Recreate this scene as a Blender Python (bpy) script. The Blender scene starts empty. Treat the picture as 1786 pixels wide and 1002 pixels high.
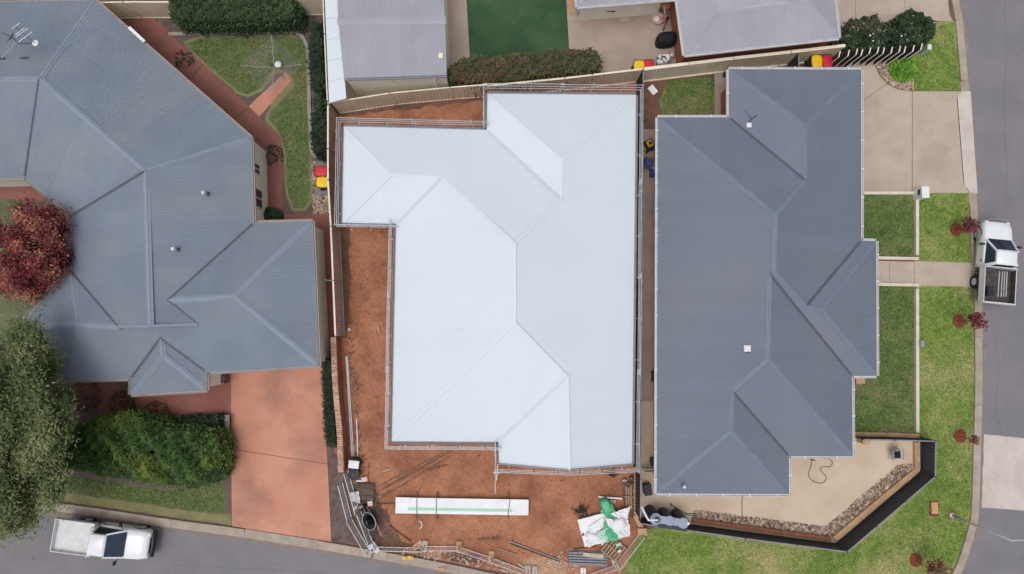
import bpy, math, random
import numpy as np
from mathutils import Vector, Matrix

scene = bpy.context.scene
COL = scene.collection
rnd = random.Random(7)
R = math.radians

# ------------------------------------------------------------------ camera
H = 36.0            # flying height of the drone camera above the ground (m)
F = 1116.0          # focal length in photograph pixels (photo is 1786 wide)
CX, CY = 893.0, 501.0
TILT = math.radians(3.5)      # the drone looks a little towards the top of the picture
cam_d = bpy.data.cameras.new('camera')
cam = bpy.data.objects.new('camera', cam_d)
COL.objects.link(cam)
cam.location = (0, 0, H)
cam.rotation_euler = (TILT, 0, 0)
cam_d.sensor_width = 36.0
cam_d.lens = F / 1786.0 * 36.0
cam_d.clip_start = 0.5
cam_d.clip_end = 2000.0
scene.camera = cam
scene.render.resolution_x = 1024
scene.render.resolution_y = 574

# ------------------------------------------------------------------ world, sun, exposure
SUN_ELEV, SUN_AZ = 76.0, 225.0      # azimuth measured clockwise from +Y (picture up): from the lower left
world = bpy.data.worlds.new('World')
scene.world = world
world.use_nodes = True
wn, wl = world.node_tree.nodes, world.node_tree.links
wn.clear()
sky = wn.new('ShaderNodeTexSky')
sky.sky_type = 'NISHITA'
sky.sun_disc = False
sky.sun_elevation = R(SUN_ELEV)
sky.sun_rotation = R(SUN_AZ)
sky.air_density = 1.0
sky.dust_density = 5.0
hs = wn.new('ShaderNodeHueSaturation')      # cloud layer: the same sky with most of its blue taken out
hs.inputs['Saturation'].default_value = 0.32
bg = wn.new('ShaderNodeBackground')
bg.inputs['Strength'].default_value = 0.15
wo = wn.new('ShaderNodeOutputWorld')
wl.new(sky.outputs[0], hs.inputs['Color'])
wl.new(hs.outputs[0], bg.inputs['Color'])
wl.new(bg.outputs[0], wo.inputs['Surface'])

sun_d = bpy.data.lights.new('sun', 'SUN')
sun_d.energy = 0.55
sun_d.angle = R(30)
sun_d.color = (1.0, 0.965, 0.92)
sun = bpy.data.objects.new('sun', sun_d)
COL.objects.link(sun)
az, el = R(SUN_AZ), R(SUN_ELEV)
to_sun = Vector((math.sin(az) * math.cos(el), math.cos(az) * math.cos(el), math.sin(el)))
sun.rotation_euler = to_sun.to_track_quat('Z', 'Y').to_euler()
sun.location = to_sun * 60

scene.view_settings.view_transform = 'Standard'
scene.view_settings.look = 'None'
scene.view_settings.exposure = -0.13
scene.view_settings.gamma = 1.0
scene.view_settings.use_curve_mapping = False

# ------------------------------------------------------------------ helpers
def P(px, py, z=0.0):
    """photograph pixel -> the place it shows, for a point z metres above the ground"""
    x, y = (px - CX) / F, -(py - CY) / F
    dy, dz = y * math.cos(TILT) + math.sin(TILT), y * math.sin(TILT) - math.cos(TILT)
    k = (z - H) / dz
    return Vector((x * k, dy * k, z))

def px_of(v):
    y, z = v[1], v[2] - H
    cy = y * math.cos(TILT) + z * math.sin(TILT); cz = -y * math.sin(TILT) + z * math.cos(TILT)
    return (CX - v[0] / cz * F, CY + cy / cz * F)

def lin(c, k=1.0):
    out = []
    for v in c:
        v = v / 255.0
        out.append(min(1.0, (v / 12.92 if v <= 0.04045 else ((v + 0.055) / 1.055) ** 2.4) * k))
    return tuple(out) + (1.0,)

def tag(o, label=None, cat=None, group=None, kind=None):
    if label: o['label'] = label
    if cat: o['category'] = cat
    if group: o['group'] = group
    if kind: o['kind'] = kind
    return o

def thing(name, label, cat, loc=(0, 0, 0), rz=0.0, group=None, kind=None):
    o = bpy.data.objects.new(name, None)
    COL.objects.link(o)
    o.empty_display_size = 0.3
    o.location = loc
    o.rotation_euler = (0, 0, rz)
    return tag(o, label, cat, group, kind)

def root_org(o):
    """where the vertices of a part must be measured from (its thing's base)"""
    while o.parent is not None:
        o = o.parent
    return Vector(o.location) if o.get('_w') else Vector((0, 0, 0))

class MB:
    """collects shapes into one mesh"""
    def __init__(s):
        s.v, s.f = [], []
    def add(s, vs, fs):
        b = len(s.v)
        s.v += [tuple(p) for p in vs]
        s.f += [tuple(b + i for i in f) for f in fs]
        return s
    def box(s, c, d, rz=0.0, rot=None):
        M = rot if rot else Matrix.Rotation(rz, 3, 'Z')
        c = Vector(c)
        vs = [c + M @ Vector((x * d[0] / 2, y * d[1] / 2, z * d[2] / 2)) for z in (-1, 1) for x, y in ((-1, -1), (1, -1), (1, 1), (-1, 1))]
        return s.add(vs, [(3, 2, 1, 0), (4, 5, 6, 7), (0, 1, 5, 4), (1, 2, 6, 5), (2, 3, 7, 6), (3, 0, 4, 7)])
    def bbox(s, c, d, rz=0.0, b=0.02, rot=None):
        """box with its upper edges bevelled"""
        M = rot if rot else Matrix.Rotation(rz, 3, 'Z')
        c = Vector(c); x, y, z = d[0] / 2, d[1] / 2, d[2] / 2
        b = min(b, x * .6, y * .6, z * .9)
        rings = [(x, y, -z), (x, y, z - b), (x - b, y - b, z)]
        vs = []
        for X, Y, Z in rings:
            for sx, sy in ((-1, -1), (1, -1), (1, 1), (-1, 1)):
                vs.append(c + M @ Vector((sx * X, sy * Y, Z)))
        fs = [(3, 2, 1, 0), (8, 9, 10, 11)]
        for r in (0, 4):
            for i in range(4):
                j = (i + 1) % 4
                fs.append((r + i, r + j, r + 4 + j, r + 4 + i))
        return s.add(vs, fs)
    def bar(s, p, q, w, h, up=(0, 0, 1)):
        p, q = Vector(p), Vector(q)
        d = (q - p)
        if d.length < 1e-6: return s
        d.normalize()
        u = Vector(up)
        if abs(d.dot(u)) > 0.98: u = Vector((1, 0, 0))
        a = d.cross(u).normalized(); n = a.cross(d).normalized()
        vs = []
        for e in (p, q):
            for i, j in ((-1, -1), (1, -1), (1, 1), (-1, 1)):
                vs.append(e + a * (i * w / 2) + n * (j * h / 2))
        return s.add(vs, [(0, 1, 2, 3), (7, 6, 5, 4), (0, 4, 5, 1), (1, 5, 6, 2), (2, 6, 7, 3), (3, 7, 4, 0)])
    def tube(s, pts, r, n=6, r2=None, cap=True):
        pts = [Vector(p) for p in pts]
        m = len(pts)
        rings = []
        for i, p in enumerate(pts):
            d = (pts[min(i + 1, m - 1)] - pts[max(i - 1, 0)]).normalized()
            u = Vector((0, 0, 1)) if abs(d.z) < 0.95 else Vector((1, 0, 0))
            a = d.cross(u).normalized(); b = a.cross(d).normalized()
            rr = r if r2 is None else r + (r2 - r) * i / max(1, m - 1)
            rings.append([p + a * (rr * math.cos(2 * math.pi * k / n)) + b * (rr * math.sin(2 * math.pi * k / n)) for k in range(n)])
        vs = [v for ring in rings for v in ring]
        fs = []
        for i in range(m - 1):
            for k in range(n):
                fs.append((i * n + k, i * n + (k + 1) % n, (i + 1) * n + (k + 1) % n, (i + 1) * n + k))
        if cap:
            fs.append(tuple(range(n - 1, -1, -1)))
            fs.append(tuple((m - 1) * n + k for k in range(n)))
        return s.add(vs, fs)
    def lathe(s, c, prof, n=20):
        """prof: (radius, z) pairs from the bottom up"""
        c = Vector(c)
        vs, fs = [], []
        for r, z in prof:
            for k in range(n):
                a = 2 * math.pi * k / n
                vs.append(c + Vector((r * math.cos(a), r * math.sin(a), z)))
        for i in range(len(prof) - 1):
            for k in range(n):
                fs.append((i * n + k, i * n + (k + 1) % n, (i + 1) * n + (k + 1) % n, (i + 1) * n + k))
        fs.append(tuple(range(n - 1, -1, -1)))
        fs.append(tuple((len(prof) - 1) * n + k for k in range(n)))
        return s.add(vs, fs)
    def prism(s, pts, z0, z1):
        """pts: plan outline (any order)"""
        pts = ccw([(p[0], p[1]) for p in pts])
        n = len(pts)
        vs = [(x, y, z0) for x, y in pts] + [(x, y, z1) for x, y in pts]
        fs = [tuple(range(n - 1, -1, -1)), tuple(range(n, 2 * n))]
        fs += [(i, (i + 1) % n, n + (i + 1) % n, n + i) for i in range(n)]
        return s.add(vs, fs)
    def flat(s, pts, z):
        pts = ccw([(p[0], p[1]) for p in pts])
        return s.add([(x, y, z) for x, y in pts], [tuple(range(len(pts)))])
    def poly(s, pts):
        return s.add(pts, [tuple(range(len(pts)))])
    def sweep(s, p, q, prof, out, cap=True):
        """prof: (outward, up) outline swept from p to q; out: outward direction in plan"""
        o = Vector((out[0], out[1], 0))
        n = len(prof)
        vs = [Vector(e) + o * a + Vector((0, 0, b)) for e in (p, q) for a, b in prof]
        fs = [(i, (i + 1) % n, n + (i + 1) % n, n + i) for i in range(n)]
        if cap: fs += [tuple(range(n - 1, -1, -1)), tuple(range(n, 2 * n))]
        return s.add(vs, fs)
    def build(s, name, mat, parent=None, smooth=False, org=None):
        used = sorted({i for f in s.f for i in f})
        if len(used) < len(s.v):
            mp = {j: k for k, j in enumerate(used)}
            s.v = [s.v[j] for j in used]; s.f = [tuple(mp[i] for i in f) for f in s.f]
        me = bpy.data.meshes.new(name)
        if org is None: org = root_org(parent) if parent is not None else Vector((0, 0, 0))
        vs = [(a - org[0], b - org[1], c - org[2]) for a, b, c in s.v]
        me.from_pydata(vs, [], s.f)
        me.materials.append(mat)
        if smooth:
            me.shade_smooth()
        me.update()
        o = bpy.data.objects.new(name, me)
        COL.objects.link(o)
        if parent is not None: o.parent = parent
        elif org.length > 0: o.location = org
        return o

def wthing(name, label, cat, loc, group=None, kind=None):
    """a thing whose parts are written in world coordinates"""
    o = thing(name, label, cat, loc, 0.0, group, kind)
    o['_w'] = 1
    return o

def ccw(pts):
    a = sum(pts[i][0] * pts[(i + 1) % len(pts)][1] - pts[(i + 1) % len(pts)][0] * pts[i][1] for i in range(len(pts)))
    return list(pts) if a > 0 else list(reversed(pts))

def inset(pts, d):
    """offset an outline inwards by d with mitred corners"""
    pts = ccw([(p[0], p[1]) for p in pts])
    n = len(pts); out = []
    for i in range(n):
        p0, p1, p2 = Vector(pts[i - 1]), Vector(pts[i]), Vector(pts[(i + 1) % n])
        a = (p1 - p0).normalized(); b = (p2 - p1).normalized()
        na, nb = Vector((-a.y, a.x)), Vector((-b.y, b.x))
        m = na + nb
        if m.length < 1e-5: out.append(tuple(p1 + na * d)); continue
        m.normalize()
        out.append(tuple(p1 + m * (d / max(0.35, m.dot(na)))))
    return out

def inside(x, y, poly):
    c = False; n = len(poly); j = n - 1
    for i in range(n):
        xi, yi = poly[i][0], poly[i][1]; xj, yj = poly[j][0], poly[j][1]
        if (yi > y) != (yj > y) and x < (xj - xi) * (y - yi) / (yj - yi) + xi: c = not c
        j = i
    return c

def copy_tree(o, parent=None):
    c = o.copy()
    COL.objects.link(c)
    if parent is not None: c.parent = parent
    for ch in list(o.children): copy_tree(ch, c)
    return c

def ragged(pts, amp, step=0.35, seed=1):
    """an outline with an uneven natural edge"""
    rr = random.Random(seed); out = []
    n = len(pts)
    for i in range(n):
        a, b = Vector(pts[i][:2]), Vector(pts[(i + 1) % n][:2])
        d = b - a; L = d.length; m = max(1, int(L / step))
        nn = Vector((-d.y, d.x)).normalized() if L > 0 else Vector((0, 0))
        for k in range(m):
            q = a + d * (k / m)
            q += nn * (rr.uniform(-amp, amp) if k else rr.uniform(-amp, amp) * .3)
            out.append((q.x, q.y))
    return out

def smooth_line(pts, m=6):
    """Catmull-Rom through the points"""
    pts = [Vector(p) for p in pts]; out = []
    n = len(pts)
    for i in range(n - 1):
        p0, p1, p2, p3 = pts[max(i - 1, 0)], pts[i], pts[i + 1], pts[min(i + 2, n - 1)]
        for k in range(m):
            t = k / m
            out.append(0.5 * ((2 * p1) + (p2 - p0) * t + (2 * p0 - 5 * p1 + 4 * p2 - p3) * t * t + (3 * p1 - p0 - 3 * p2 + p3) * t ** 3))
    out.append(pts[-1])
    return out

# ------------------------------------------------------------------ materials
def mat(name, c1, c2=None, scale=1.0, rough=0.8, bump=0.0, bscale=60.0, metal=0.0, c3=None, scale3=0.25, amt3=0.6, speck=0.0, sscale=40.0,
        island=0.0, objrand=0.0, spec=0.35, lo=0.35, hi=0.65, detail=5.0, transl=0.0, k=1.0, stretch=None):
    """a procedural surface: two tones mixed by noise, a third in wide blotches, fine specks, bump"""
    m = bpy.data.materials.new(name); m.use_nodes = True
    N, L = m.node_tree.nodes, m.node_tree.links
    b = N['Principled BSDF']
    b.inputs['Roughness'].default_value = rough
    b.inputs['Metallic'].default_value = metal
    b.inputs['Specular IOR Level'].default_value = spec
    geo = N.new('ShaderNodeNewGeometry')
    pos = geo.outputs['Position']
    if stretch:
        mp = N.new('ShaderNodeMapping'); mp.inputs['Scale'].default_value = stretch
        L.new(pos, mp.inputs['Vector']); pos = mp.outputs[0]
    def noise(sc, det=4.0, r=0.6):
        t = N.new('ShaderNodeTexNoise'); t.inputs['Scale'].default_value = sc; t.inputs['Detail'].default_value = det
        t.inputs['Roughness'].default_value = r
        L.new(pos, t.inputs['Vector']); return t.outputs['Fac']
    def ramp(src, a, z):
        t = N.new('ShaderNodeMapRange'); t.inputs['From Min'].default_value = a; t.inputs['From Max'].default_value = z
        L.new(src, t.inputs['Value']); return t.outputs[0]
    def mix(fac, A, B, mode='MIX'):
        t = N.new('ShaderNodeMix'); t.data_type = 'RGBA'; t.blend_type = mode
        if isinstance(fac, float): t.inputs['Factor'].default_value = fac
        else: L.new(fac, t.inputs['Factor'])
        for s, X in ((t.inputs['A'], A), (t.inputs['B'], B)):
            if isinstance(X, tuple): s.default_value = X
            else: L.new(X, s)
        return t.outputs['Result']
    def mul(src, v):
        t = N.new('ShaderNodeMath'); t.operation = 'MULTIPLY'; L.new(src, t.inputs[0]); t.inputs[1].default_value = v; return t.outputs[0]
    col = lin(c1, k)
    if c2 is not None: col = mix(ramp(noise(scale, detail), lo, hi), lin(c1, k), lin(c2, k))
    if c3 is not None: col = mix(mul(ramp(noise(scale3, 4.0), 0.48, 0.68), amt3), col, lin(c3, k))
    def hsv(col, src, amount):
        t = N.new('ShaderNodeHueSaturation')
        r = N.new('ShaderNodeMapRange'); r.inputs['To Min'].default_value = 1 - amount; r.inputs['To Max'].default_value = 1 + amount
        L.new(src, r.inputs['Value']); L.new(r.outputs[0], t.inputs['Value'])
        if isinstance(col, tuple): t.inputs['Color'].default_value = col
        else: L.new(col, t.inputs['Color'])
        return t.outputs[0]
    if speck > 0: col = hsv(col, ramp(noise(sscale, 2.0, 0.8), 0.25, 0.75), speck)
    if island > 0: col = hsv(col, geo.outputs['Random Per Island'], island)
    if objrand > 0:
        oi = N.new('ShaderNodeObjectInfo'); col = hsv(col, oi.outputs['Random'], objrand)
    if isinstance(col, tuple): b.inputs['Base Color'].default_value = col
    else: L.new(col, b.inputs['Base Color'])
    if bump > 0:
        t = N.new('ShaderNodeBump'); t.inputs['Strength'].default_value = min(1.0, bump); t.inputs['Distance'].default_value = 0.03
        L.new(noise(bscale, 3.0, 0.7), t.inputs['Height']); L.new(t.outputs[0], b.inputs['Normal'])
    if transl > 0:
        tr = N.new('ShaderNodeBsdfTranslucent'); mx = N.new('ShaderNodeMixShader'); mx.inputs[0].default_value = transl
        if isinstance(col, tuple): tr.inputs['Color'].default_value = col
        else: L.new(col, tr.inputs['Color'])
        L.new(b.outputs[0], mx.inputs[1]); L.new(tr.outputs[0], mx.inputs[2])
        L.new(mx.outputs[0], N['Material Output'].inputs['Surface'])
    return m
M = {}
def defmat(key, *a, **kw): M[key] = mat(key, *a, **kw)
defmat('soil', (104, 84, 76), (118, 96, 84), scale=1.2, rough=.95, bump=.4, bscale=14, speck=.25, sscale=25)
defmat('asphalt', (119, 117, 123), (129, 126, 131), scale=.5, rough=.9, bump=.25, bscale=70, speck=.10, sscale=55, c3=(138, 130, 130), scale3=.22, amt3=.5)
defmat('concrete_kerb', (176, 163, 150), (158, 144, 132), scale=1.6, rough=.9, bump=.12, speck=.08, objrand=.05)
defmat('gutter_concrete', (160, 146, 134), (140, 125, 114), scale=1.2, rough=.9, bump=.12, speck=.09)
defmat('aggregate', (190, 176, 162), (177, 162, 147), scale=.8, rough=.88, bump=.3, bscale=55, speck=.15, sscale=28, c3=(166, 150, 136), scale3=.35, amt3=.55)
defmat('crossover', (205, 196, 188), (190, 180, 171), scale=.9, rough=.85, bump=.12, speck=.06)
defmat('patio', (209, 190, 168), (198, 178, 156), scale=.5, rough=.8, bump=.08, speck=.05, c3=(184, 163, 142), scale3=.3, amt3=.5)
defmat('patio_grey', (178, 160, 149), (164, 146, 135), scale=.6, rough=.85, bump=.1, speck=.06, c3=(150, 134, 126), scale3=.4, amt3=.6)
defmat('terracotta', (202, 147, 124), (190, 130, 108), scale=.5, rough=.78, bump=.1, bscale=30, speck=.07, c3=(142, 106, 95), scale3=.36, amt3=.65)
defmat('terracotta_path', (146, 98, 88), (132, 86, 78), scale=.7, rough=.82, bump=.12, speck=.08, c3=(116, 76, 70), scale3=.4, amt3=.6)
defmat('dirt', (178, 125, 97), (156, 104, 78), scale=.7, rough=.95, bump=.6, bscale=7, speck=.22, sscale=5, c3=(132, 86, 66), scale3=.42, amt3=.9)
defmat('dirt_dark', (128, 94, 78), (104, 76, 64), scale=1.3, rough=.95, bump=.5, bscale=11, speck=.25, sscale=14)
defmat('dirt_pale', (196, 156, 128), (170, 120, 90), scale=1.6, rough=.95, bump=.4, bscale=12, speck=.2, sscale=16)
defmat('mulch', (118, 103, 98), (92, 78, 74), scale=2.2, rough=.95, bump=.8, bscale=22, speck=.4, sscale=22)
defmat('bark_red', (140, 70, 50), (112, 54, 40), scale=3.5, rough=.95, bump=.8, bscale=26, speck=.35, sscale=24)
defmat('grass_verge', (142, 152, 82), (100, 124, 54), scale=.5, lo=.40, hi=.6, rough=.95, bump=.9, bscale=22, speck=.38, sscale=13, c3=(178, 164, 124), scale3=.27, amt3=.8)
defmat('grass_yard', (112, 126, 74), (74, 98, 48), scale=.8, lo=.40, hi=.6, rough=.95, bump=.8, bscale=24, speck=.38, sscale=13, c3=(132, 122, 92), scale3=.45, amt3=.75)
defmat('grass_left', (104, 110, 80), (86, 96, 62), scale=.9, lo=.42, hi=.6, rough=.95, bump=.7, bscale=26, speck=.28, sscale=16, c3=(126, 120, 98), scale3=.5, amt3=.7)
defmat('grass_dry', (140, 136, 98), (118, 118, 78), scale=1.4, rough=.95, bump=.7, bscale=26, speck=.25, sscale=18)
defmat('turf', (58, 88, 58), (46, 74, 48), scale=.6, rough=.9, bump=.5, bscale=30, speck=.16, sscale=18, c3=(86, 108, 82), scale3=.35, amt3=.5)
defmat('pebble', (206, 190, 172), (140, 114, 96), scale=6, rough=.8, island=.5)
defmat('pebble_dark', (196, 178, 160), (116, 92, 78), scale=6, rough=.8, island=.6)
defmat('roof_blue', (128, 138, 151), (121, 131, 145), scale=.5, rough=.5, objrand=.025, spec=.4, c3=(137, 142, 150), scale3=.28, amt3=.6)
defmat('roof_slate', (116, 124, 138), (110, 119, 133), scale=.4, rough=.5, objrand=.022, spec=.4, c3=(124, 128, 137), scale3=.2, amt3=.6)
defmat('roof_pale', (166, 165, 174), (159, 158, 167), scale=.6, rough=.6, objrand=.025)
defmat('roof_white', (215, 224, 231), (213, 221, 229), scale=.3, rough=.5, objrand=.006, spec=.3)
defmat('cap_blue', (135, 145, 159), (128, 138, 152), scale=2, rough=.5, objrand=.02)
defmat('cap_slate', (118, 129, 145), (111, 122, 138), scale=2, rough=.5, objrand=.02)
defmat('valley', (78, 84, 96), (92, 96, 106), scale=4, rough=.6)
defmat('valley_white', (198, 208, 219), (203, 212, 222), scale=4, rough=.5)
defmat('gutter_rust', (168, 160, 158), (158, 126, 106), scale=1.6, rough=.7, lo=.55, hi=.8)
defmat('gutter_white', (214, 213, 216), (200, 198, 201), scale=3, rough=.5)
defmat('gutter_grey', (150, 152, 160), (138, 140, 148), scale=3, rough=.5)
defmat('wall_cream', (240, 234, 220), (230, 223, 206), scale=1.5, rough=.85, bump=.08)
defmat('wall_brick', (168, 112, 88), (146, 94, 74), scale=3, rough=.9, bump=.2)
defmat('wall_dark', (112, 108, 108), (100, 96, 96), scale=2, rough=.9)
defmat('soffit', (206, 202, 196), rough=.8)
defmat('glass', (30, 38, 48), rough=.06, spec=.8)
defmat('car_glass', (28, 40, 60), (38, 56, 80), scale=1.5, rough=.05, spec=.8)
defmat('fence_cream', (236, 226, 206), (222, 210, 188), scale=1.3, rough=.6, objrand=.035, c3=(206, 190, 164), scale3=.9, amt3=.45)
defmat('fence_cap', (236, 226, 208), (224, 212, 192), scale=2, rough=.55)
defmat('fence_char', (66, 69, 77), (58, 61, 69), scale=1.5, rough=.55, objrand=.05)
defmat('fence_char_cap', (138, 142, 148), (122, 126, 132), scale=3, rough=.5)
defmat('fence_grey', (196, 186, 174), (178, 166, 154), scale=1.4, rough=.7, objrand=.04)
defmat('sleeper', (200, 166, 132), (178, 142, 110), scale=3, rough=.9, bump=.25, bscale=20, objrand=.06)
defmat('sleeper_red', (150, 102, 80), (132, 86, 66), scale=3, rough=.9, bump=.25, bscale=20, objrand=.06)
defmat('edging', (222, 212, 198), (208, 196, 180), scale=2, rough=.85, objrand=.03)
defmat('edging_grey', (158, 148, 142), (140, 130, 124), scale=2, rough=.9, objrand=.05)
defmat('brick_tone', (206, 168, 148), (172, 128, 108), scale=9, rough=.9, bump=.3, objrand=.16, c3=(218, 194, 178), scale3=4, amt3=.5)
defmat('galv', (196, 196, 199), (176, 176, 180), scale=5, rough=.45, metal=.3, objrand=.06)
defmat('steel_dark', (74, 74, 80), (92, 88, 88), scale=6, rough=.5, metal=.4)
defmat('steel_rust', (122, 82, 62), (98, 68, 56), scale=7, rough=.8)
defmat('plank', (172, 148, 126), (146, 122, 102), scale=6, rough=.85, objrand=.12, stretch=(1, 8, 1))
defmat('plank_dark', (112, 94, 84), (92, 78, 70), scale=6, rough=.9, objrand=.15)
defmat('white_sheet', (236, 238, 241), (226, 229, 233), scale=1.5, rough=.5)
defmat('white_plastic', (232, 232, 234), (222, 222, 226), scale=2, rough=.45)
defmat('green_plastic', (96, 186, 142), (76, 168, 122), scale=3, rough=.4)
defmat('green_strap', (172, 214, 186), rough=.5)
defmat('clear_green', (186, 216, 204), (160, 200, 186), scale=2, rough=.4)
defmat('black_plastic', (38, 40, 46), (46, 48, 54), scale=4, rough=.55)
defmat('black_cloth', (32, 34, 42), (26, 28, 34), scale=3, rough=.85, bump=.3, bscale=18)
defmat('rubber', (34, 34, 36), (42, 41, 42), scale=8, rough=.9)
defmat('car_white', (232, 234, 238), (226, 229, 234), scale=.8, rough=.22, spec=.6)
defmat('tray_white', (222, 222, 224), (208, 207, 208), scale=2.5, rough=.5, c3=(196, 193, 190), scale3=1.2, amt3=.4)
defmat('tray_liner', (84, 78, 78), (66, 62, 62), scale=4, rough=.85, bump=.2)
defmat('chrome', (190, 192, 196), rough=.2, metal=.9)
defmat('lamp_glass', (220, 224, 228), rough=.1, spec=.7)
defmat('lamp_red', (170, 30, 30), rough=.2)
defmat('bin_yellow', (240, 202, 40), (228, 186, 30), scale=4, rough=.45)
defmat('bin_red', (206, 44, 66), (190, 36, 56), scale=4, rough=.45)
defmat('bin_body', (48, 62, 52), (40, 52, 46), scale=4, rough=.6)
defmat('blue_plastic', (64, 84, 140), (52, 70, 122), scale=3, rough=.5)
defmat('tank', (58, 64, 80), (50, 56, 72), scale=1.5, rough=.6, bump=.05)  # tank walls: the shade on their sides is put into this dark tone
defmat('hose_green', (70, 118, 92), rough=.5)
defmat('pink', (222, 120, 132), (206, 100, 112), scale=4, rough=.6)
defmat('pink_pale', (226, 196, 190), (214, 178, 172), scale=4, rough=.8)
defmat('yellow_paint', (224, 190, 112), (206, 168, 96), scale=3, rough=.7)
defmat('cement', (196, 184, 170), (176, 162, 148), scale=4, rough=.9, bump=.2)
defmat('hdpe_blue_grey', (122, 132, 146), rough=.6)
defmat('trunk', (104, 84, 70), (80, 64, 54), scale=6, rough=.95, bump=.6, bscale=22)
LEAF_K = 1.55      # single leaves are lighter than the massed foliage, which shades itself
def leafmat(key, c1, c2, c3, sc3=.9, island=.4, tr=.25, amt3=.8):
    defmat(key, c1, c2, scale=2.2, rough=.7, c3=c3, scale3=sc3, amt3=amt3, island=island, transl=tr, spec=.3, k=LEAF_K)
leafmat('leaf_hedge', (58, 76, 50), (44, 62, 40), (72, 92, 56))
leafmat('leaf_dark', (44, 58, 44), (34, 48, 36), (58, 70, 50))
leafmat('leaf_bush', (76, 100, 50), (50, 74, 40), (112, 124, 54), sc3=.4, island=.4)
leafmat('leaf_photinia', (84, 82, 58), (66, 72, 48), (104, 78, 62), sc3=.8, island=.5)
leafmat('leaf_red', (114, 48, 54), (76, 36, 42), (172, 120, 98), sc3=.8, island=.6)
leafmat('leaf_olive', (98, 108, 72), (76, 88, 54), (128, 134, 94), sc3=.45, island=.3)
leafmat('leaf_camellia', (60, 78, 52), (46, 60, 42), (98, 78, 62), sc3=.5, island=.5)
leafmat('leaf_bright', (106, 148, 56), (86, 128, 46), (136, 166, 76), sc3=1.5)
leafmat('leaf_maroon', (108, 52, 58), (84, 42, 50), (128, 72, 70), island=.45)
leafmat('leaf_brown', (108, 72, 62), (84, 56, 50), (130, 88, 72), island=.4)
leafmat('grass_blade', (122, 138, 70), (94, 120, 52), (160, 152, 108), sc3=.27, island=.4)
leafmat('grass_blade_yard', (98, 114, 64), (76, 98, 48), (120, 114, 82), sc3=.45, island=.45)
defmat('petal', (236, 226, 226), rough=.6)
defmat('petal_pink', (226, 170, 176), rough=.6)
defmat('tank_top_lit', (152, 160, 180), (142, 150, 172), scale=2, rough=.6)  # same tank: light falling on its top painted as a paler tone
defmat('silt', (142, 130, 122), (128, 116, 110), scale=1.4, rough=.95, speck=.1, sscale=30)
defmat('seal', (104, 102, 107), (112, 110, 114), scale=3, rough=.8, speck=.1)
defmat('clod', (150, 98, 74), (132, 84, 62), scale=4, rough=.95)
defmat('steel_blue', (126, 132, 142), (112, 118, 128), scale=3, rough=.5, metal=.2)
# ------------------------------------------------------------------ the ground
def W(pts, z=0.0):
    return [tuple(P(x, y, z)) for x, y in pts]

_seed = [10]
def sheet(name, pts, z, m, rag=0.0, parent=None, label=None, cat=None):
    w = W(pts)
    if rag > 0:
        _seed[0] += 1
        w = ragged(w, rag, seed=_seed[0])
    mb = MB().flat(w, z)
    o = mb.build(name, M[m], parent)
    if parent is None: tag(o, label, cat, kind='structure')
    return o

def stuff(o, label, cat):
    return tag(o, label, cat, kind='stuff')

g = MB().flat([(-400, -400), (400, -400), (400, 400), (-400, 400)], 0).build('ground', M['soil'])
tag(g, 'bare brown soil under and around all the lots', 'ground', kind='structure')

# roads
KERB_B = [(-420, 800), (-60, 851), (58, 871), (180, 888), (300, 906), (405, 920), (490, 933), (578, 947), (659, 961), (727, 973), (800, 987), (850, 998), (960, 1018), (1100, 1040), (1300, 1062), (1480, 1066), (1590, 1045), (1640, 1020)]
KERB_R = [(1640, 1020), (1659, 1001), (1675, 963), (1688, 918), (1693, 886), (1697, 760), (1699, 680), (1698, 500), (1694, 456), (1689, 338), (1676, 160), (1665, 37), (1656, -20), (1640, -220)]
def kerb_edge(pts): return [P(x, y) for x, y in pts]
kb = smooth_line(kerb_edge(KERB_B), 4)
kr = smooth_line(kerb_edge(KERB_R), 4)
line = kb + kr[1:]
def offset_line(ln, d):
    out = []
    for i, p in enumerate(ln):
        t = (ln[min(i + 1, len(ln) - 1)] - ln[max(i - 1, 0)]).normalized()
        out.append(p + Vector((t.y, -t.x, 0)) * d)      # to the right of the direction of travel = road side
    return out
road_in = offset_line(line, 0.42)
outer = [(60, 60), (60, -60), (-60, -60)]
rp = [(p.x, p.y) for p in road_in] + [(30, 40), (60, 40), (60, -60), (-60, -60)]
o = MB().flat(rp, .004).build('road', M['asphalt']); tag(o, 'grey asphalt street turning the corner around the lots', 'road', kind='structure')
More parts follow.
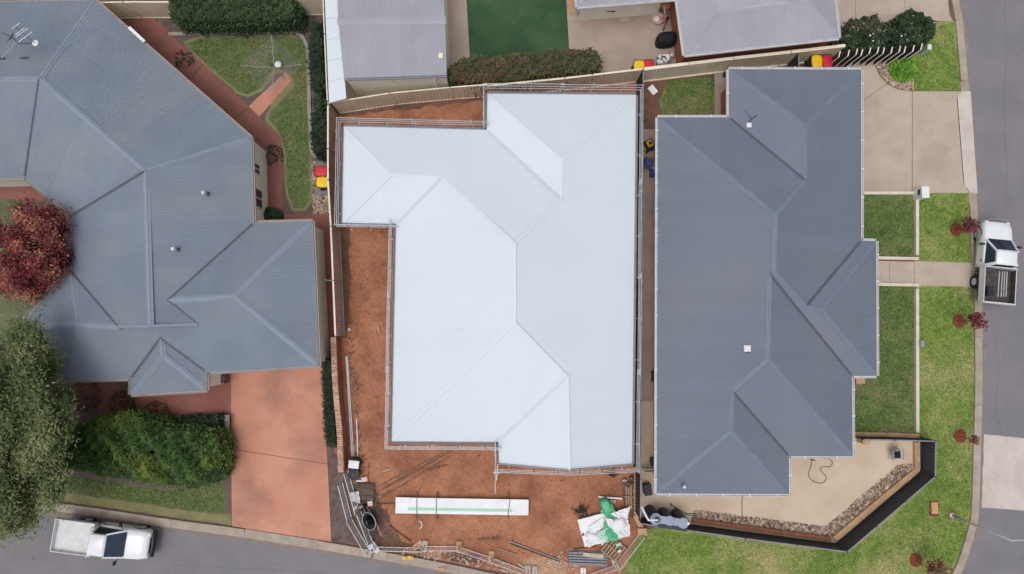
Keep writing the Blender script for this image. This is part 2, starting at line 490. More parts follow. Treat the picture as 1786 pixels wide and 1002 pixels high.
# gutter strip and kerb, cast in lengths
kerb = wthing('kerb', 'pale concrete kerb and gutter along both streets', 'kerb', (0, 0, 0), kind='structure')
kin = offset_line(line, 0.14)
def chunk_line(lns, seg):
    """split parallel polylines into lengths of about seg metres"""
    res = []; cur = [[] for _ in lns]; acc = 0
    for i in range(len(lns[0])):
        for c, l in zip(cur, lns): c.append(l[i])
        if i: acc += (lns[0][i] - lns[0][i - 1]).length
        if acc >= seg and i < len(lns[0]) - 1:
            res.append(cur); cur = [[l[i]] for l in lns]; acc = 0
    res.append(cur); return res
def dense(l, step=0.5):
    out = []
    for a, b in zip(l, l[1:]):
        m = max(1, int((b - a).length / step))
        out += [a.lerp(b, k / m) for k in range(m)]
    return out + [l[-1]]
dl = dense(line)
lays = [offset_line(dl, d) for d in (-.02, .13, .16, .46)]
for ci, (a, b, c, d) in enumerate(chunk_line(lays, 3.5)):
    if len(a) < 2: continue
    def shrink(l):
        l = list(l); u = (l[1] - l[0]).normalized(); v = (l[-2] - l[-1]).normalized()
        l[0] = l[0] + u * .008; l[-1] = l[-1] + v * .008; return l
    a, b, c, d = map(shrink, (a, b, c, d))
    q = a[len(a) // 2]; ppx, ppy = px_of(q)
    drive = (395 < ppx < 585 and ppy > 880) or (ppx > 1640 and 165 < ppy < 335)
    hk = 0.04 if drive else 0.12
    mb = MB()
    n = len(a)
    rows = [[(p.x, p.y, 0.0) for p in a], [(p.x, p.y, hk) for p in a], [(p.x, p.y, hk) for p in b], [(p.x, p.y, .02) for p in c], [(p.x, p.y, .010) for p in d], [(p.x, p.y, 0) for p in d]]
    vs = [v for r in rows for v in r]
    fs = [(r * n + i, (r + 1) * n + i, (r + 1) * n + i + 1, r * n + i + 1) for r in range(5) for i in range(n - 1)]
    fs += [tuple(r * n for r in range(6)), tuple(r * n + n - 1 for r in range(5, -1, -1))]
    mb.add(vs, fs).build('kerb_segment', M['concrete_kerb'], kerb)
# asphalt is lighter at a concrete slab in the side street
sheet('road_slab', [(1716, 758), (1800, 766), (1900, 775), (1900, 900), (1800, 891), (1712, 886)], .012, 'crossover', .02, label='pale worn concrete slab crossing the side street', cat='slab')

# silt washed against the gutter and old crack sealing on the asphalt
sl = dense(line, .6); si_, so_ = offset_line(sl, .44), offset_line(sl, .75); rr = random.Random(4)
so_ = [p.lerp(q, rr.uniform(.1, 1.0)) for p, q in zip(si_, so_)]
o = MB().flat([(p.x, p.y) for p in si_] + [(p.x, p.y) for p in reversed(so_)], .0065).build('gutter_silt', M['silt']); tag(o, 'brown silt washed along the edge of the street', 'silt', kind='structure')
for i, (pts, lab) in enumerate([([(1752, -20), (1755, 90), (1751, 180), (1756, 300), (1754, 372)], 'thin dark crack seal running down the side street'), ([(300, 985), (420, 992), (560, 1000), (640, 1012)], 'thin dark crack seal in the bottom street'), ([(1730, 560), (1742, 640), (1738, 700), (1746, 757)], 'short crack seal below the parked ute')]):
    cl = dense(smooth_line([P(x, y) for x, y in pts], 4), .3); w_ = .014
    cl = [p + Vector((rr.uniform(-.03, .03), rr.uniform(-.03, .03), 0)) for p in cl]
    o = MB().flat([(p.x, p.y) for p in offset_line(cl, -w_)] + [(p.x, p.y) for p in reversed(offset_line(cl, w_))], .0075).build('crack_seal', M['seal']); tag(o, lab, 'crack seal', kind='structure')

# building site
sheet('building_site_dirt', [(572, 170), (850, 138), (1122, 112), (1121, 930), (1085, 1010), (1100, 1036), (960, 1014), (850, 994), (727, 969), (659, 957), (580, 944), (584, 780), (575, 560)], .008, 'dirt', label='bare orange dirt of the building site', cat='dirt')
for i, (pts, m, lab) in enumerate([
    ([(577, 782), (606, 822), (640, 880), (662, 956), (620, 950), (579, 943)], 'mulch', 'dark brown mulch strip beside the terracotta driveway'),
    ([(592, 400), (608, 398), (612, 470), (610, 540), (606, 590), (594, 588)], 'dirt_dark', 'darker earth along the side fence'),  # strip in the darker dirt tone beside the fence
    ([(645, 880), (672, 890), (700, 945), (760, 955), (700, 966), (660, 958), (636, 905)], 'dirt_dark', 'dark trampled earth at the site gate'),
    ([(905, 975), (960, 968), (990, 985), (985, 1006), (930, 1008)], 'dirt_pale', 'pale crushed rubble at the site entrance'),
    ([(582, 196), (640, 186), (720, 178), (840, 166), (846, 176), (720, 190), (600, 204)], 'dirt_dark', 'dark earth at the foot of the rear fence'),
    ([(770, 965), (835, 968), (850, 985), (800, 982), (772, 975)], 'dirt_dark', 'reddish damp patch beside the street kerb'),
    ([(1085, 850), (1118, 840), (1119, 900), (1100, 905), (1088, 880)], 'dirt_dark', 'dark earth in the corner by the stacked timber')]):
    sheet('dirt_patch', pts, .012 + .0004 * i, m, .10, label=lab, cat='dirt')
# wheel ruts: low ridges of pushed-up earth
for i, (a, b, w, lab) in enumerate([
    ((652, 862), (792, 784), .10, 'long straight rut running up to the new house'),
    ((656, 850), (780, 786), .07, 'thin rut above the long straight rut'),
    ((666, 868), (800, 786), .05, 'faint thin rut below the long straight rut'),
    ((736, 822), (782, 810), .12, 'short dark rut to the right of the long ruts'),
    ((660, 872), (686, 853), .10, 'short rut ending beside the scrap pile'),
    ((832, 941), (880, 937), .14, 'wavy dark scrape below the white panel stack')]):
    pa, pb = P(*a), P(*b); n = 26; mb = MB(); rr = random.Random(i); u = (pb - pa).normalized(); s = Vector((-u.y, u.x, 0)); L_, R_ = [], []
    for k in range(n + 1):
        q = pa.lerp(pb, k / n); e = min(1, 4 * k / n, 4 * (n - k) / n) + .15
        L_.append(q + s * w * e * rr.uniform(.25, 1.0)); R_.append(q - s * w * e * rr.uniform(.25, 1.0))
    mb.flat([(q.x, q.y) for q in L_] + [(q.x, q.y) for q in reversed(R_)], .0145 + .0004 * i)
    o = mb.build('rut', M['dirt_dark']); tag(o, lab, 'rut', kind='structure')

# left lot
sheet('driveway_bed', [(398, 640), (566, 636), (580, 945), (404, 918)], .006, 'mulch', label='dark bed under the terracotta driveway', cat='driveway bed')
dw = wthing('driveway', 'terracotta coloured concrete driveway of the left house', 'driveway', P(490, 800), kind='structure')
def slab(parent, pts, z, m, thick=.03):
    return MB().prism(W(pts), .005, z).build('slab', M[m], parent)
slab(dw, [(403, 600), (560, 600), (571.5, 809), (403.5, 783)], .03, 'terracotta')
slab(dw, [(403.6, 784), (571.6, 810), (578, 945), (405, 918)], .03, 'terracotta')
pth = wthing('terracotta_path', 'red-brown concrete path around the left house', 'path', P(400, 200), kind='structure')
slab(pth, [(190, 24), (262, 27), (355, 112), (320, 150)], .03, 'terracotta_path')
slab(pth, [(355.7, 112.6), (435, 187), (400, 215), (320.7, 150.6)], .03, 'terracotta_path')
slab(pth, [(435.6, 187.5), (490, 240), (493, 300), (440, 300), (400.6, 215.6)], .03, 'terracotta_path')
slab(pth, [(433, 187), (498, 126), (510, 140), (451, 206)], .026, 'terracotta')
slab(pth, [(440, 300.8), (493, 300.8), (494, 376), (440, 376)], .03, 'terracotta_path')
slab(pth, [(440, 377), (583, 373), (586, 480), (540, 480), (440, 480)], .03, 'terracotta_path')
slab(pth, [(540, 480.8), (586, 480.8), (588, 640), (540, 640)], .026, 'terracotta_path')
slab(pth, [(170, 645), (210, 645), (212, 730), (172, 730)], .03, 'terracotta_path')
slab(pth, [(230, 660), (402.6, 650), (402.8, 728), (240, 728)], .03, 'terracotta_path')
slab(pth, [(-80, 300), (60, 300), (80, 350), (-80, 345)], .03, 'terracotta_path')
sheet('back_lawn', [(325, 78), (350, 68), (440, 64), (528, 64), (539, 90), (541, 250), (541, 350), (530, 364), (512, 364), (503, 340), (497, 262), (488, 232), (468, 208), (470, 198), (515, 150), (508, 130), (480, 118), (455, 155), (432, 166), (415, 160), (342, 96)], .016, 'grass_left', .05, label='worn green lawn with a clothes line in the left yard', cat='lawn')
sheet('lawn_edge', [(318, 74), (350, 64), (440, 60), (530, 60), (543, 90), (544, 250), (544, 352), (532, 368), (510, 368), (499, 340), (493, 264), (484, 236), (462, 210), (466, 196), (498, 126), (480, 130), (458, 160), (432, 170), (413, 164), (338, 100)], .012, 'grass_dry', .05, label='dry straw coloured rim around the left lawn', cat='lawn')
sheet('garden_bed', [(262, 24), (300, 0), (560, -10), (574, 180), (576, 380), (496, 378), (490, 236), (430, 175), (340, 100)], .010, 'mulch', .04, label='dark mulched garden bed around the left lawn', cat='garden bed')
sheet('front_lawn', [(86, 828), (150, 832), (300, 856), (340, 850), (372, 832), (388, 836), (392, 868), (394, 892), (380, 898), (250, 880), (100, 858), (-60, 838), (-60, 800)], .014, 'grass_left', .04, label='olive green strip of lawn in front of the round shrub', cat='lawn')
sheet('verge_strip', [(-60, 838), (100, 856), (250, 878), (402, 898), (404, 917), (300, 902), (180, 884), (58, 867), (-60, 849)], .010, 'grass_dry', .03, label='thin dry grass verge beside the kerb on the left', cat='verge')
sheet('garden_bed', [(20, 640), (404, 648), (402, 800), (396, 900), (380, 860), (20, 850)], .008, 'mulch', .04, label='shaded mulch bed around the round shrub', cat='garden bed')
sheet('side_lawn', [(-60, 350), (40, 345), (90, 400), (70, 520), (20, 600), (-60, 600)], .012, 'grass_left', .05, label='lawn under the red leafed tree', cat='lawn')
sheet('bin_pad', [(551, 282), (578, 282), (579, 342), (552, 342)], .03, 'asphalt', label='dark concrete pad under the two wheelie bins', cat='pad')

# lot behind
sheet('back_yard_paving', [(774, -60), (812, -60), (822, 105), (786, 150), (780, 120)], .016, 'patio_grey', label='grey paving beside the pale shed', cat='paving')
sheet('artificial_turf', [(810, -60), (984, -60), (993, 92), (820, 108)], .020, 'turf', .0, label='dark green turf behind the hedge', cat='lawn')
sheet('patio', [(984, -60), (1210, -60), (1205, 130), (985, 130)], .012, 'patio_grey', label='tan concrete patio behind the hedge', cat='patio')
sheet('orange_paving', [(985, -40), (1006, -40), (1018, 22), (990, 28)], .018, 'sleeper', label='orange toned paving corner beside the turf', cat='paving')
for i, pts in enumerate([[(988, 29), (1080, 21), (1083, 27), (990, 36)], [(1084, 16), (1097, 15), (1098, 37), (1081, 38)]]):
    sheet('patio_band', pts, .019, 'aggregate', label=['pale concrete band along the patio edge', 'pale square pad with a drain on the patio'][i], cat='paving')
sheet('shed_apron', [(596, 120), (790, 110), (790, 170), (600, 180)], .012, 'patio_grey', label='concrete apron in front of the pale shed', cat='paving')
sheet('side_bed', [(1195, 85), (1470, 60), (1475, 110), (1200, 130)], .0085, 'bark_red', .03, label='red-brown bed between rear house and cream fence', cat='garden bed')

# right lot
sheet('corner_verge', [(1596, 336), (1689, 336), (1694, 456), (1698, 500), (1699, 680), (1697, 760), (1693, 886), (1688, 918), (1675, 963), (1659, 1001), (1640, 1018), (1590, 1042), (1480, 1062), (1300, 1058), (1100, 1036), (1080, 1010), (1118, 928), (1200, 900), (1596, 740)], .012, 'grass_verge', label='mown green verge wrapping the street corner', cat='lawn')
sheet('yard_grass', [(1480, 340), (1596, 340), (1596, 450), (1480, 450)], .016, 'grass_yard', .03, label='patchy lawn between driveway and front path', cat='lawn')
sheet('yard_grass', [(1480, 498), (1596, 500), (1597, 757), (1480, 757)], .016, 'grass_yard', .03, label='long shaded lawn beside the right house', cat='lawn')
sheet('rear_grass', [(1122, 128), (1250, 120), (1250, 215), (1122, 215)], .014, 'dirt_dark', .03, label='brown bare soil in the small rear yard', cat='soil')
sheet('rear_grass', [(1165, 140), (1248, 132), (1248, 212), (1160, 212), (1150, 180)], .018, 'grass_yard', .12, label='small patch of lawn behind the right house', cat='lawn')
sheet('side_paving', [(1246, 130), (1290, 124), (1290, 215), (1246, 215)], .020, 'patio_grey', label='grey paving strip behind the right house', cat='paving')
sheet('side_paving', [(1118, 226), (1175, 226), (1175, 700), (1117, 700)], .016, 'patio_grey', label='brown concrete side path along the right house', cat='paving')
sheet('courtyard', [(1116, 700), (1175, 700), (1175, 820), (1400, 780), (1490, 760), (1604, 766), (1604, 822), (1457, 947), (1114, 902)], .018, 'patio', label='smooth tan concrete courtyard of the right house', cat='courtyard')
pave = wthing('front_driveway', 'exposed aggregate driveway of the right house', 'driveway', P(1600, 250), kind='structure')
slab(pave, [(1470, 90), (1523, 104), (1535, 135), (1546, 147), (1480, 193)], .03, 'aggregate')
slab(pave, [(1546.6, 147.5), (1566, 157), (1590, 160), (1590, 338), (1470, 338), (1480, 193.8)], .03, 'aggregate')
slab(pave, [(1591, 160), (1676, 160), (1668, 172), (1680, 322), (1690, 337), (1591, 338)], .03, 'aggregate')
sheet('crossover', [(1669, 170), (1676, 160), (1692, 160), (1704, 337), (1692, 337), (1681, 324)], .046, 'crossover', label='pale concrete crossover at the foot of the driveway', cat='crossover')
fp = wthing('footpath', 'pale concrete front path from the street to the right house', 'path', P(1610, 478), kind='structure')
slab(fp, [(1515, 455), (1551, 456), (1551, 496), (1515, 495)], .03, 'aggregate')
slab(fp, [(1551.6, 456), (1594, 457), (1594, 498), (1551.6, 496.5)], .03, 'aggregate')
slab(fp, [(1594.6, 456), (1697, 459), (1699, 501), (1594.6, 498)], .03, 'aggregate')
sheet('nature_strip', [(1591, 100), (1600, 40), (1665, 38), (1675, 158), (1592, 160)], .016, 'grass_verge', .02, label='square of grass beside the white flowering shrubs', cat='lawn')
sheet('garden_bed', [(1455, 30), (1640, 15), (1630, 90), (1600, 100), (1460, 105)], .010, 'mulch', .05, label='dark bed under the white flowering shrubs', cat='garden bed')
nd = wthing('neighbour_driveway', 'aggregate driveway at the top right corner', 'driveway', P(1560, 10), kind='structure')
slab(nd, [(1440, -60), (1490, -60), (1492, 45), (1450, 60)], .03, 'aggregate')
slab(nd, [(1490.7, -60), (1576, -60), (1578, 36), (1492.7, 45)], .03, 'aggregate')
slab(nd, [(1576.7, -60), (1648, -60), (1655, 25), (1662, 38), (1578.7, 36)], .03, 'aggregate')
sheet('stone_bed_base', [(1521, 104), (1591, 98), (1590, 160), (1566, 157), (1546, 147), (1534, 134)], .034, 'mulch', label='bed of river stones beside the driveway', cat='garden bed')

# stones: real pebbles in the beds
def pebbles(name, label, poly_px, n, m, z=.02, smin=.035, smax=.085, seed=1):
    w = W(poly_px); rr = random.Random(seed)
    xs = [p[0] for p in w]; ys = [p[1] for p in w]; mb = MB(); c = 0
    while c < n:
        x, y = rr.uniform(min(xs), max(xs)), rr.uniform(min(ys), max(ys))
        if not inside(x, y, w): continue
        c += 1; s = rr.uniform(smin, smax); a = rr.uniform(0, 6.28); e = rr.uniform(.6, 1.0); zz = z + rr.uniform(0, .02)
        ca, sa = math.cos(a) * s, math.sin(a) * s
        pts = [(x + ca, y + sa, zz), (x - sa * e, y + ca * e, zz), (x - ca, y - sa, zz), (x + sa * e, y - ca * e, zz), (x + ca * .3, y + sa * .2, zz + s * .7), (x, y, zz - s * .5)]
        mb.add(pts, [(0, 1, 4), (1, 2, 4), (2, 3, 4), (3, 0, 4)])
    stuff(mb.build(name, M[m]), label, 'stones')
pebbles('river_stones', 'pale river stones around the bright green plant', [(1523, 106), (1589, 100), (1588, 158), (1566, 155), (1547, 145), (1536, 133)], 1500, 'pebble', .035, smax=.10, seed=2)
pebbles('river_stones', 'river stones along the inside of the charcoal fence', [(1210, 890), (1330, 905), (1440, 919), (1566, 812), (1592, 810), (1592, 820), (1450, 935), (1440, 935), (1208, 903)], 3600, 'pebble_dark', .022, smax=.10, seed=3)
pebbles('river_stones', 'stones around the wheelie bins by the left fence', [(544, 282), (552, 282), (552, 341), (579, 343), (580, 373), (546, 373)], 700, 'pebble', .02, seed=4)
pebbles('river_stones', 'small pile of cream stones beside the round shrub', [(390, 780), (402, 782), (402, 818), (388, 816)], 260, 'pebble', .02, seed=5)

# edging strips, each length a piece of its own
def strip(thing_o, pts_px, w, h, m, name='edging_stone', seg=1.2, z0=0.0, gap=.006):
    pts = [P(x, y) for x, y in pts_px]
    for a, b in zip(pts, pts[1:]):
        d = b - a; n = max(1, round(d.length / seg)); u = d.normalized()
        for k in range(n):
            p = a + d * (k / n) + u * gap; q = a + d * ((k + 1) / n) - u * gap
            MB().bar(p + Vector((0, 0, z0 + h / 2)), q + Vector((0, 0, z0 + h / 2)), w, h).build(name, M[m], thing_o)
ed = wthing('garden_edging', 'curved grey concrete edging behind the clothes line lawn', 'edging', P(440, 58), kind='structure')
strip(ed, [(295, 61), (400, 60), (510, 58), (524, 62), (532, 70), (537, 84), (539, 110), (540, 180), (542, 240), (545, 268), (552, 276)], .2, .12, 'edging_grey')
ed = wthing('low_wall', 'cream low edging wall enclosing the lawn beside the driveway', 'edging', P(1598, 400), kind='structure')
strip(ed, [(1503, 338), (1592, 338)], .16, .2, 'edging', seg=1.8)
strip(ed, [(1596.5, 346), (1596.5, 446)], .17, .2, 'edging', seg=1.8)
strip(ed, [(1500, 450), (1599, 452)], .16, .2, 'edging', seg=1.8)
ed = wthing('low_wall', 'cream low edging wall along the long side lawn', 'edging', P(1598, 600), kind='structure')
strip(ed, [(1500, 496), (1599, 498)], .16, .2, 'edging', seg=1.8)
strip(ed, [(1596.5, 504), (1597, 754)], .17, .2, 'edging', seg=1.8)
ed = wthing('timber_edging', 'thin timber edging at the river stone bed', 'edging', P(1592, 130), kind='structure')
strip(ed, [(1590.5, 104), (1591, 159)], .07, .09, 'sleeper', seg=2.4)
for i, (p, q) in enumerate([((404, 645), (405, 917)), ((562, 640), (578, 944))]):
    pass
# ------------------------------------------------------------------ houses
SHEET_W, CORR = 0.762, 0.0762
def make_roof(house, verts, faces, ez, pitch, m, ridges=(), valleys=(), m_cap='cap_blue', m_val='valley', capw=.14, corr_h=.009, name='roof', sheet_w=SHEET_W, extra=(), lap=.005):
    """verts: name -> (px, py, kind) kind 'e' on the eave or 'r' above it, or a number = its height. faces: names, the first two are the eave."""
    roof = bpy.data.objects.new(name, None); COL.objects.link(roof); roof.parent = house
    tan = math.tan(R(pitch)); pos = {}; est = {}
    for n, (x, y, k) in verts.items():
        if k == 'e': pos[n] = P(x, y, ez)
        elif not isinstance(k, str): pos[n] = P(x, y, k)
    for f in faces:
        a, b = pos[f[0]], pos[f[1]]
        t = Vector((b.x - a.x, b.y - a.y)).normalized(); nr = Vector((-t.y, t.x))
        cen = Vector((0, 0))
        for n in f: q = P(verts[n][0], verts[n][1], ez); cen += Vector((q.x, q.y))
        cen /= len(f)
        if (cen - Vector((a.x, a.y))).dot(nr) < 0: nr = -nr
        for n in f:
            if n in pos: continue
            x, y, _ = verts[n]
            # z = ez + tan*dist(P(z));  P is linear in z
            def dist(z):
                q = P(x, y, z); return (Vector((q.x, q.y)) - Vector((a.x, a.y))).dot(nr)
            d0, d1 = dist(0), dist(1)
            z = (ez + tan * d0) / (1 - tan * (d1 - d0))
            est.setdefault(n, []).append(z)
    for n, zs in est.items():
        z = sum(zs) / len(zs)
        pos[n] = P(verts[n][0], verts[n][1], z)
        if max(zs) - min(zs) > .25: print('ROOF', house.name, n, [round(q, 2) for q in zs])
    org = root_org(house)
    for f in list(faces) + list(extra):
        pts = [pos[n] for n in f]
        A = np.array([[p.x, p.y, 1] for p in pts]); zz = np.array([p.z for p in pts])
        wgt = np.ones(len(pts)); wgt[:2] = 4 if f not in extra else 1
        co = np.linalg.lstsq(A * wgt[:, None], zz * wgt, rcond=None)[0]
        t = Vector((pts[1].x - pts[0].x, pts[1].y - pts[0].y)).normalized()
        if f in extra: t = Vector((-co[1], co[0])).normalized()
        v = Vector((-t.y, t.x))
        o2 = Vector((pts[0].x, pts[0].y))
        uv = [((Vector((p.x, p.y)) - o2).dot(t), (Vector((p.x, p.y)) - o2).dot(v)) for p in pts]
        u0, u1 = min(q[0] for q in uv), max(q[0] for q in uv)
        us = set(round(q[0], 5) for q in uv)
        step = CORR / 4; kk = math.floor(u0 / step)
        while kk * step < u1:
            if kk * step > u0: us.add(round(kk * step, 5))
            kk += 1
        us = sorted(us); sheets = {}
        ne = len(uv); run = 0; last_n = None
        for ua, ub in zip(us, us[1:]):
            if ub - ua < 1e-4: continue
            um = (ua + ub) / 2; cr = []
            for i in range(ne):
                (x0, y0), (x1, y1) = uv[i], uv[(i + 1) % ne]
                if (x0 > um) != (x1 > um):
                    s = (y1 - y0) / (x1 - x0)
                    cr.append((y0 + s * (um - x0), y0 + s * (ua - x0), y0 + s * (ub - x0)))
            cr.sort()
            si = math.floor(um / sheet_w)
            if last_n is not None and len(cr) != last_n: run += 1
            last_n = len(cr)
            for ci_, ((lo, la, lb), (hi, ha, hb)) in enumerate(zip(cr[::2], cr[1::2])):
                L = sheets.setdefault((si, ci_, run), MB())
                vs = []
                for (u, w) in ((ua, la), (ub, lb), (ub, hb), (ua, ha)):
                    q = o2 + t * u + v * w
                    z = co[0] * q.x + co[1] * q.y + co[2] + corr_h * math.sin(2 * math.pi * u / CORR) + (si % 2) * lap
                    vs.append((q.x, q.y, z))
                L.add(vs, [(0, 1, 2, 3)])
        for L in sheets.values():
            o = L.build('roof_sheet', M[m], roof, org=org)
            me = o.data
            # faces upward
            if me.polygons[0].normal.z < 0: me.flip_normals()
    def cap(a, b, mm, w, up, slope, nm):
        a, b = Vector(a), Vector(b); d = (b - a).normalized()
        s = d.cross(Vector((0, 0, 1))).normalized(); u = s.cross(d).normalized()
        prof = [(-w, -w * slope + up), (-w * .3, -w * .3 * slope + up + .012), (-.05, up + .022), (.05, up + .022), (w * .3, -w * .3 * slope + up + .012), (w, -w * slope + up)]
        n = len(prof)
        vs = [e + s * x + u * y for e in (a - d * .04, b + d * .04) for x, y in prof]
        fs = [(i, i + 1, n + i + 1, n + i) for i in range(n - 1)]
        L = MB().add(vs, fs)
        o = L.build(nm, M[mm], roof, org=org)
        if o.data.polygons[0].normal.z < 0: o.data.flip_normals()
    def pull(a, b):
        p, q = Vector(pos[a]), Vector(pos[b]); u = (q - p).normalized()
        if verts[a][2] == 'e': p = p + u * .16
        if verts[b][2] == 'e': q = q - u * .16
        return p, q
    for a, b in ridges:
        horiz = abs(pos[a].z - pos[b].z) < .35
        cap(*pull(a, b), m_cap, capw, .016, (tan if horiz else tan * .7) * .85, 'ridge_cap')
    for a, b in valleys:
        cap(*pull(a, b), m_val, .045, .022, -tan * .7, 'valley_flashing')
    return roof, pos

GUT = [(0, 0), (0, -.12), (.12, -.12), (.12, .005), (.10, .005), (.10, -.09), (.02, -.09), (.02, 0)]
def make_shell(house, pos, outline, ez, m_gut, m_wall, over=.45, skip=(), brackets=False, wall_bottom=0.0):
    """gutters, soffit and walls under a roof; outline: names round the eave"""
    pts = [pos[n] for n in outline]
    w = [(p.x, p.y) for p in pts]
    area = sum(w[i][0] * w[(i + 1) % len(w)][1] - w[(i + 1) % len(w)][0] * w[i][1] for i in range(len(w)))
    for i in range(len(pts)):
        if i in skip: continue
        a, b = pts[i], pts[(i + 1) % len(pts)]
        d = (b - a).normalized()
        out = Vector((d.y, -d.x)) * (1 if area > 0 else -1)
        mb = MB().sweep(a + Vector((0, 0, .02)), b + Vector((0, 0, .02)), GUT, out)
        gobj = mb.build('gutter', M[m_gut], house)
        if brackets:
            L = (b - a).length; n = int(L / 1.35)
            for k in range(1, n + 1):
                q = a + d * (L * (k - .5) / n)
                MB().box(q + Vector((out.x * .06, out.y * .06, .032)), (.05, .15, .02), math.atan2(d.y, d.x)).build('gutter_bracket', M['white_plastic'], gobj, org=root_org(house))
    MB().flat(w, ez - .13).build('soffit', M['soffit'], house)
    wi = inset(w, over); wi2 = inset(w, over + .12)
    n = len(wi)
    for i in range(n):
        a, b = wi[i], wi[(i + 1) % n]; c, d = wi2[(i + 1) % n], wi2[i]
        MB().prism([a, b, c, d], wall_bottom, ez - .135).build('wall', M[m_wall], house)
    return wi

def window(house, p, q, z0, z1, mf='gutter_white'):
    """window on the wall line from p to q (plan points), slightly proud of the wall"""
    p, q = Vector((p[0], p[1], 0)), Vector((q[0], q[1], 0)); d = (q - p).normalized(); s = Vector((d.y, -d.x, 0))
    fr = MB()
    for a, b in ((Vector((0, 0, z0)), Vector((0, 0, z0))), (Vector((0, 0, z1)), Vector((0, 0, z1)))):
        fr.bar(p + a, q + b, .08, .06)
    for e in (p, q, (p + q) / 2):
        fr.bar(e + Vector((0, 0, z0)), e + Vector((0, 0, z1)), .07, .05)
    f = fr.build('window', M[mf], house)
    MB().bar(p + Vector((0, 0, (z0 + z1) / 2)), q + Vector((0, 0, (z0 + z1) / 2)), .04, z1 - z0 - .06).build('pane', M['glass'], f, org=root_org(house))

# --- centre: the new house with the white roof
EZ = 2.75
hA = wthing('new_house', 'unfinished house with a white corrugated steel roof on the dirt site', 'house', P(893, 500))
vA = dict(n1=(850, 164, 'e'), n2=(1109, 166, 'e'), se=(1102, 810, 'e'), gp=(993, 820, 'r'), gw=(870.5, 809, 'e'), i3=(869, 771, 'e'), sw=(683.5, 770, 'e'), i2=(691, 391, 'e'), lw=(597, 389, 'e'),
          nw=(600, 221, 'e'), i1=(849, 227, 'e'), a1=(980, 279, 'r'), a2=(979, 347, 'r'), b1=(898, 425, 'r'), b2=(898, 563, 'r'), c1=(990, 658, 'r'), l1=(682, 305, 'r'), l2=(771, 308, 'r'))
fA = [['n2', 'se', 'gp', 'c1', 'b2', 'b1', 'a2', 'a1'], ['n1', 'n2', 'a1'], ['n1', 'i1', 'a2', 'a1'], ['i1', 'nw', 'l1', 'l2', 'b1', 'a2'], ['nw', 'lw', 'l1'], ['lw', 'i2', 'l2', 'l1'],
      ['i2', 'sw', 'b2', 'b1', 'l2'], ['sw', 'i3', 'c1', 'b2'], ['i3', 'gw', 'gp', 'c1']]
rA, pA = make_roof(hA, vA, fA, EZ, 22.0, 'roof_white', ridges=[('n1', 'a1'), ('n2', 'a1'), ('a1', 'a2'), ('a2', 'b1'), ('b1', 'b2'), ('b2', 'sw'), ('b2', 'c1'), ('c1', 'gp'), ('nw', 'l1'), ('lw', 'l1'), ('l1', 'l2'), ('l2', 'b1')],
                   valleys=[('i1', 'a2'), ('i2', 'l2'), ('i3', 'c1')], m_cap='roof_white', m_val='valley_white', capw=.085, corr_h=.0045, lap=.002)
make_shell(hA, pA, ['n1', 'n2', 'se', 'gw', 'i3', 'sw', 'i2', 'lw', 'nw', 'i1'], EZ, 'gutter_grey', 'wall_brick', over=.5, skip=(2,))
# gable end
ga, gb, gc = pA['gw'], pA['gp'], pA['se']
MB().poly([ga + Vector((0.05, .15, -.1)), gb + Vector((0, .15, -.08)), gc + Vector((-.05, .15, -.1))]).build('gable_wall', M['white_sheet'], hA)
MB().bar(ga, gb, .05, .18).bar(gb, gc, .05, .18).build('barge_board', M['gutter_grey'], hA)

# --- right: the dark grey house
EB = 2.55
hB = wthing('grey_house', 'slate grey metal roofed house on the street corner', 'house', P(1330, 500))
vB = dict(n1=(1271, 121, 'e'), n2=(1502, 122, 'e'), e1=(1502, 420, 'e'), e2=(1528, 421, 'e'), e3=(1529, 656, 'e'), e4=(1486, 656, 'e'), e5=(1487, 796, 'e'), s1=(1376, 796, 'e'), s2=(1376, 862, 'e'), sw=(1145, 861, 'e'),
          nw=(1147, 205, 'e'), i1=(1271, 205, 'e'), a1=(1405, 220, 'r'), a2=(1404, 315, 'r'), b1=(1353, 374, 'r'), b2=(1351, 474, 'r'), b3=(1343, 479, 'r'), c1=(1340, 626, 'r'), d1=(1278, 683, 'r'), d2=(1275, 752, 'r'),
          w1=(1406, 535, 'r'), w2=(1433, 539, 'r'), ev=(1500, 420.5, 'e'))
fB = [['n2', 'e1', 'w1', 'b2', 'b1', 'a2', 'a1'], ['n1', 'n2', 'a1'], ['n1', 'i1', 'a2', 'a1'], ['i1', 'nw', 'b1', 'a2'], ['nw', 'sw', 'd2', 'd1', 'c1', 'b3', 'b2', 'b1'], ['sw', 's2', 'd2'], ['s2', 's1', 'd1', 'd2'],
      ['s1', 'e5', 'c1', 'd1'], ['e5', 'e4', 'b3', 'c1'], ['e4', 'e3', 'w2', 'w1', 'b2', 'b3'], ['e3', 'e2', 'w2'], ['e2', 'e1', 'w1', 'w2']]
rB, pB = make_roof(hB, vB, fB, EB, 21.5, 'roof_slate', ridges=[('n1', 'a1'), ('n2', 'a1'), ('a1', 'a2'), ('a2', 'b1'), ('b1', 'b2'), ('nw', 'b1'), ('b3', 'c1'), ('c1', 'd1'), ('d1', 'd2'), ('sw', 'd2'), ('s2', 'd2'), ('e5', 'c1'), ('b2', 'w1'), ('w1', 'w2'), ('w2', 'e2'), ('w2', 'e3')],
                   valleys=[('i1', 'a2'), ('s1', 'd1'), ('e4', 'b3'), ('e1', 'w1')], m_cap='cap_slate')
make_shell(hB, pB, ['n1', 'n2', 'e1', 'e2', 'e3', 'e4', 'e5', 's1', 's2', 'sw', 'nw', 'i1'], EB, 'gutter_white', 'wall_brick', over=.4, brackets=True)

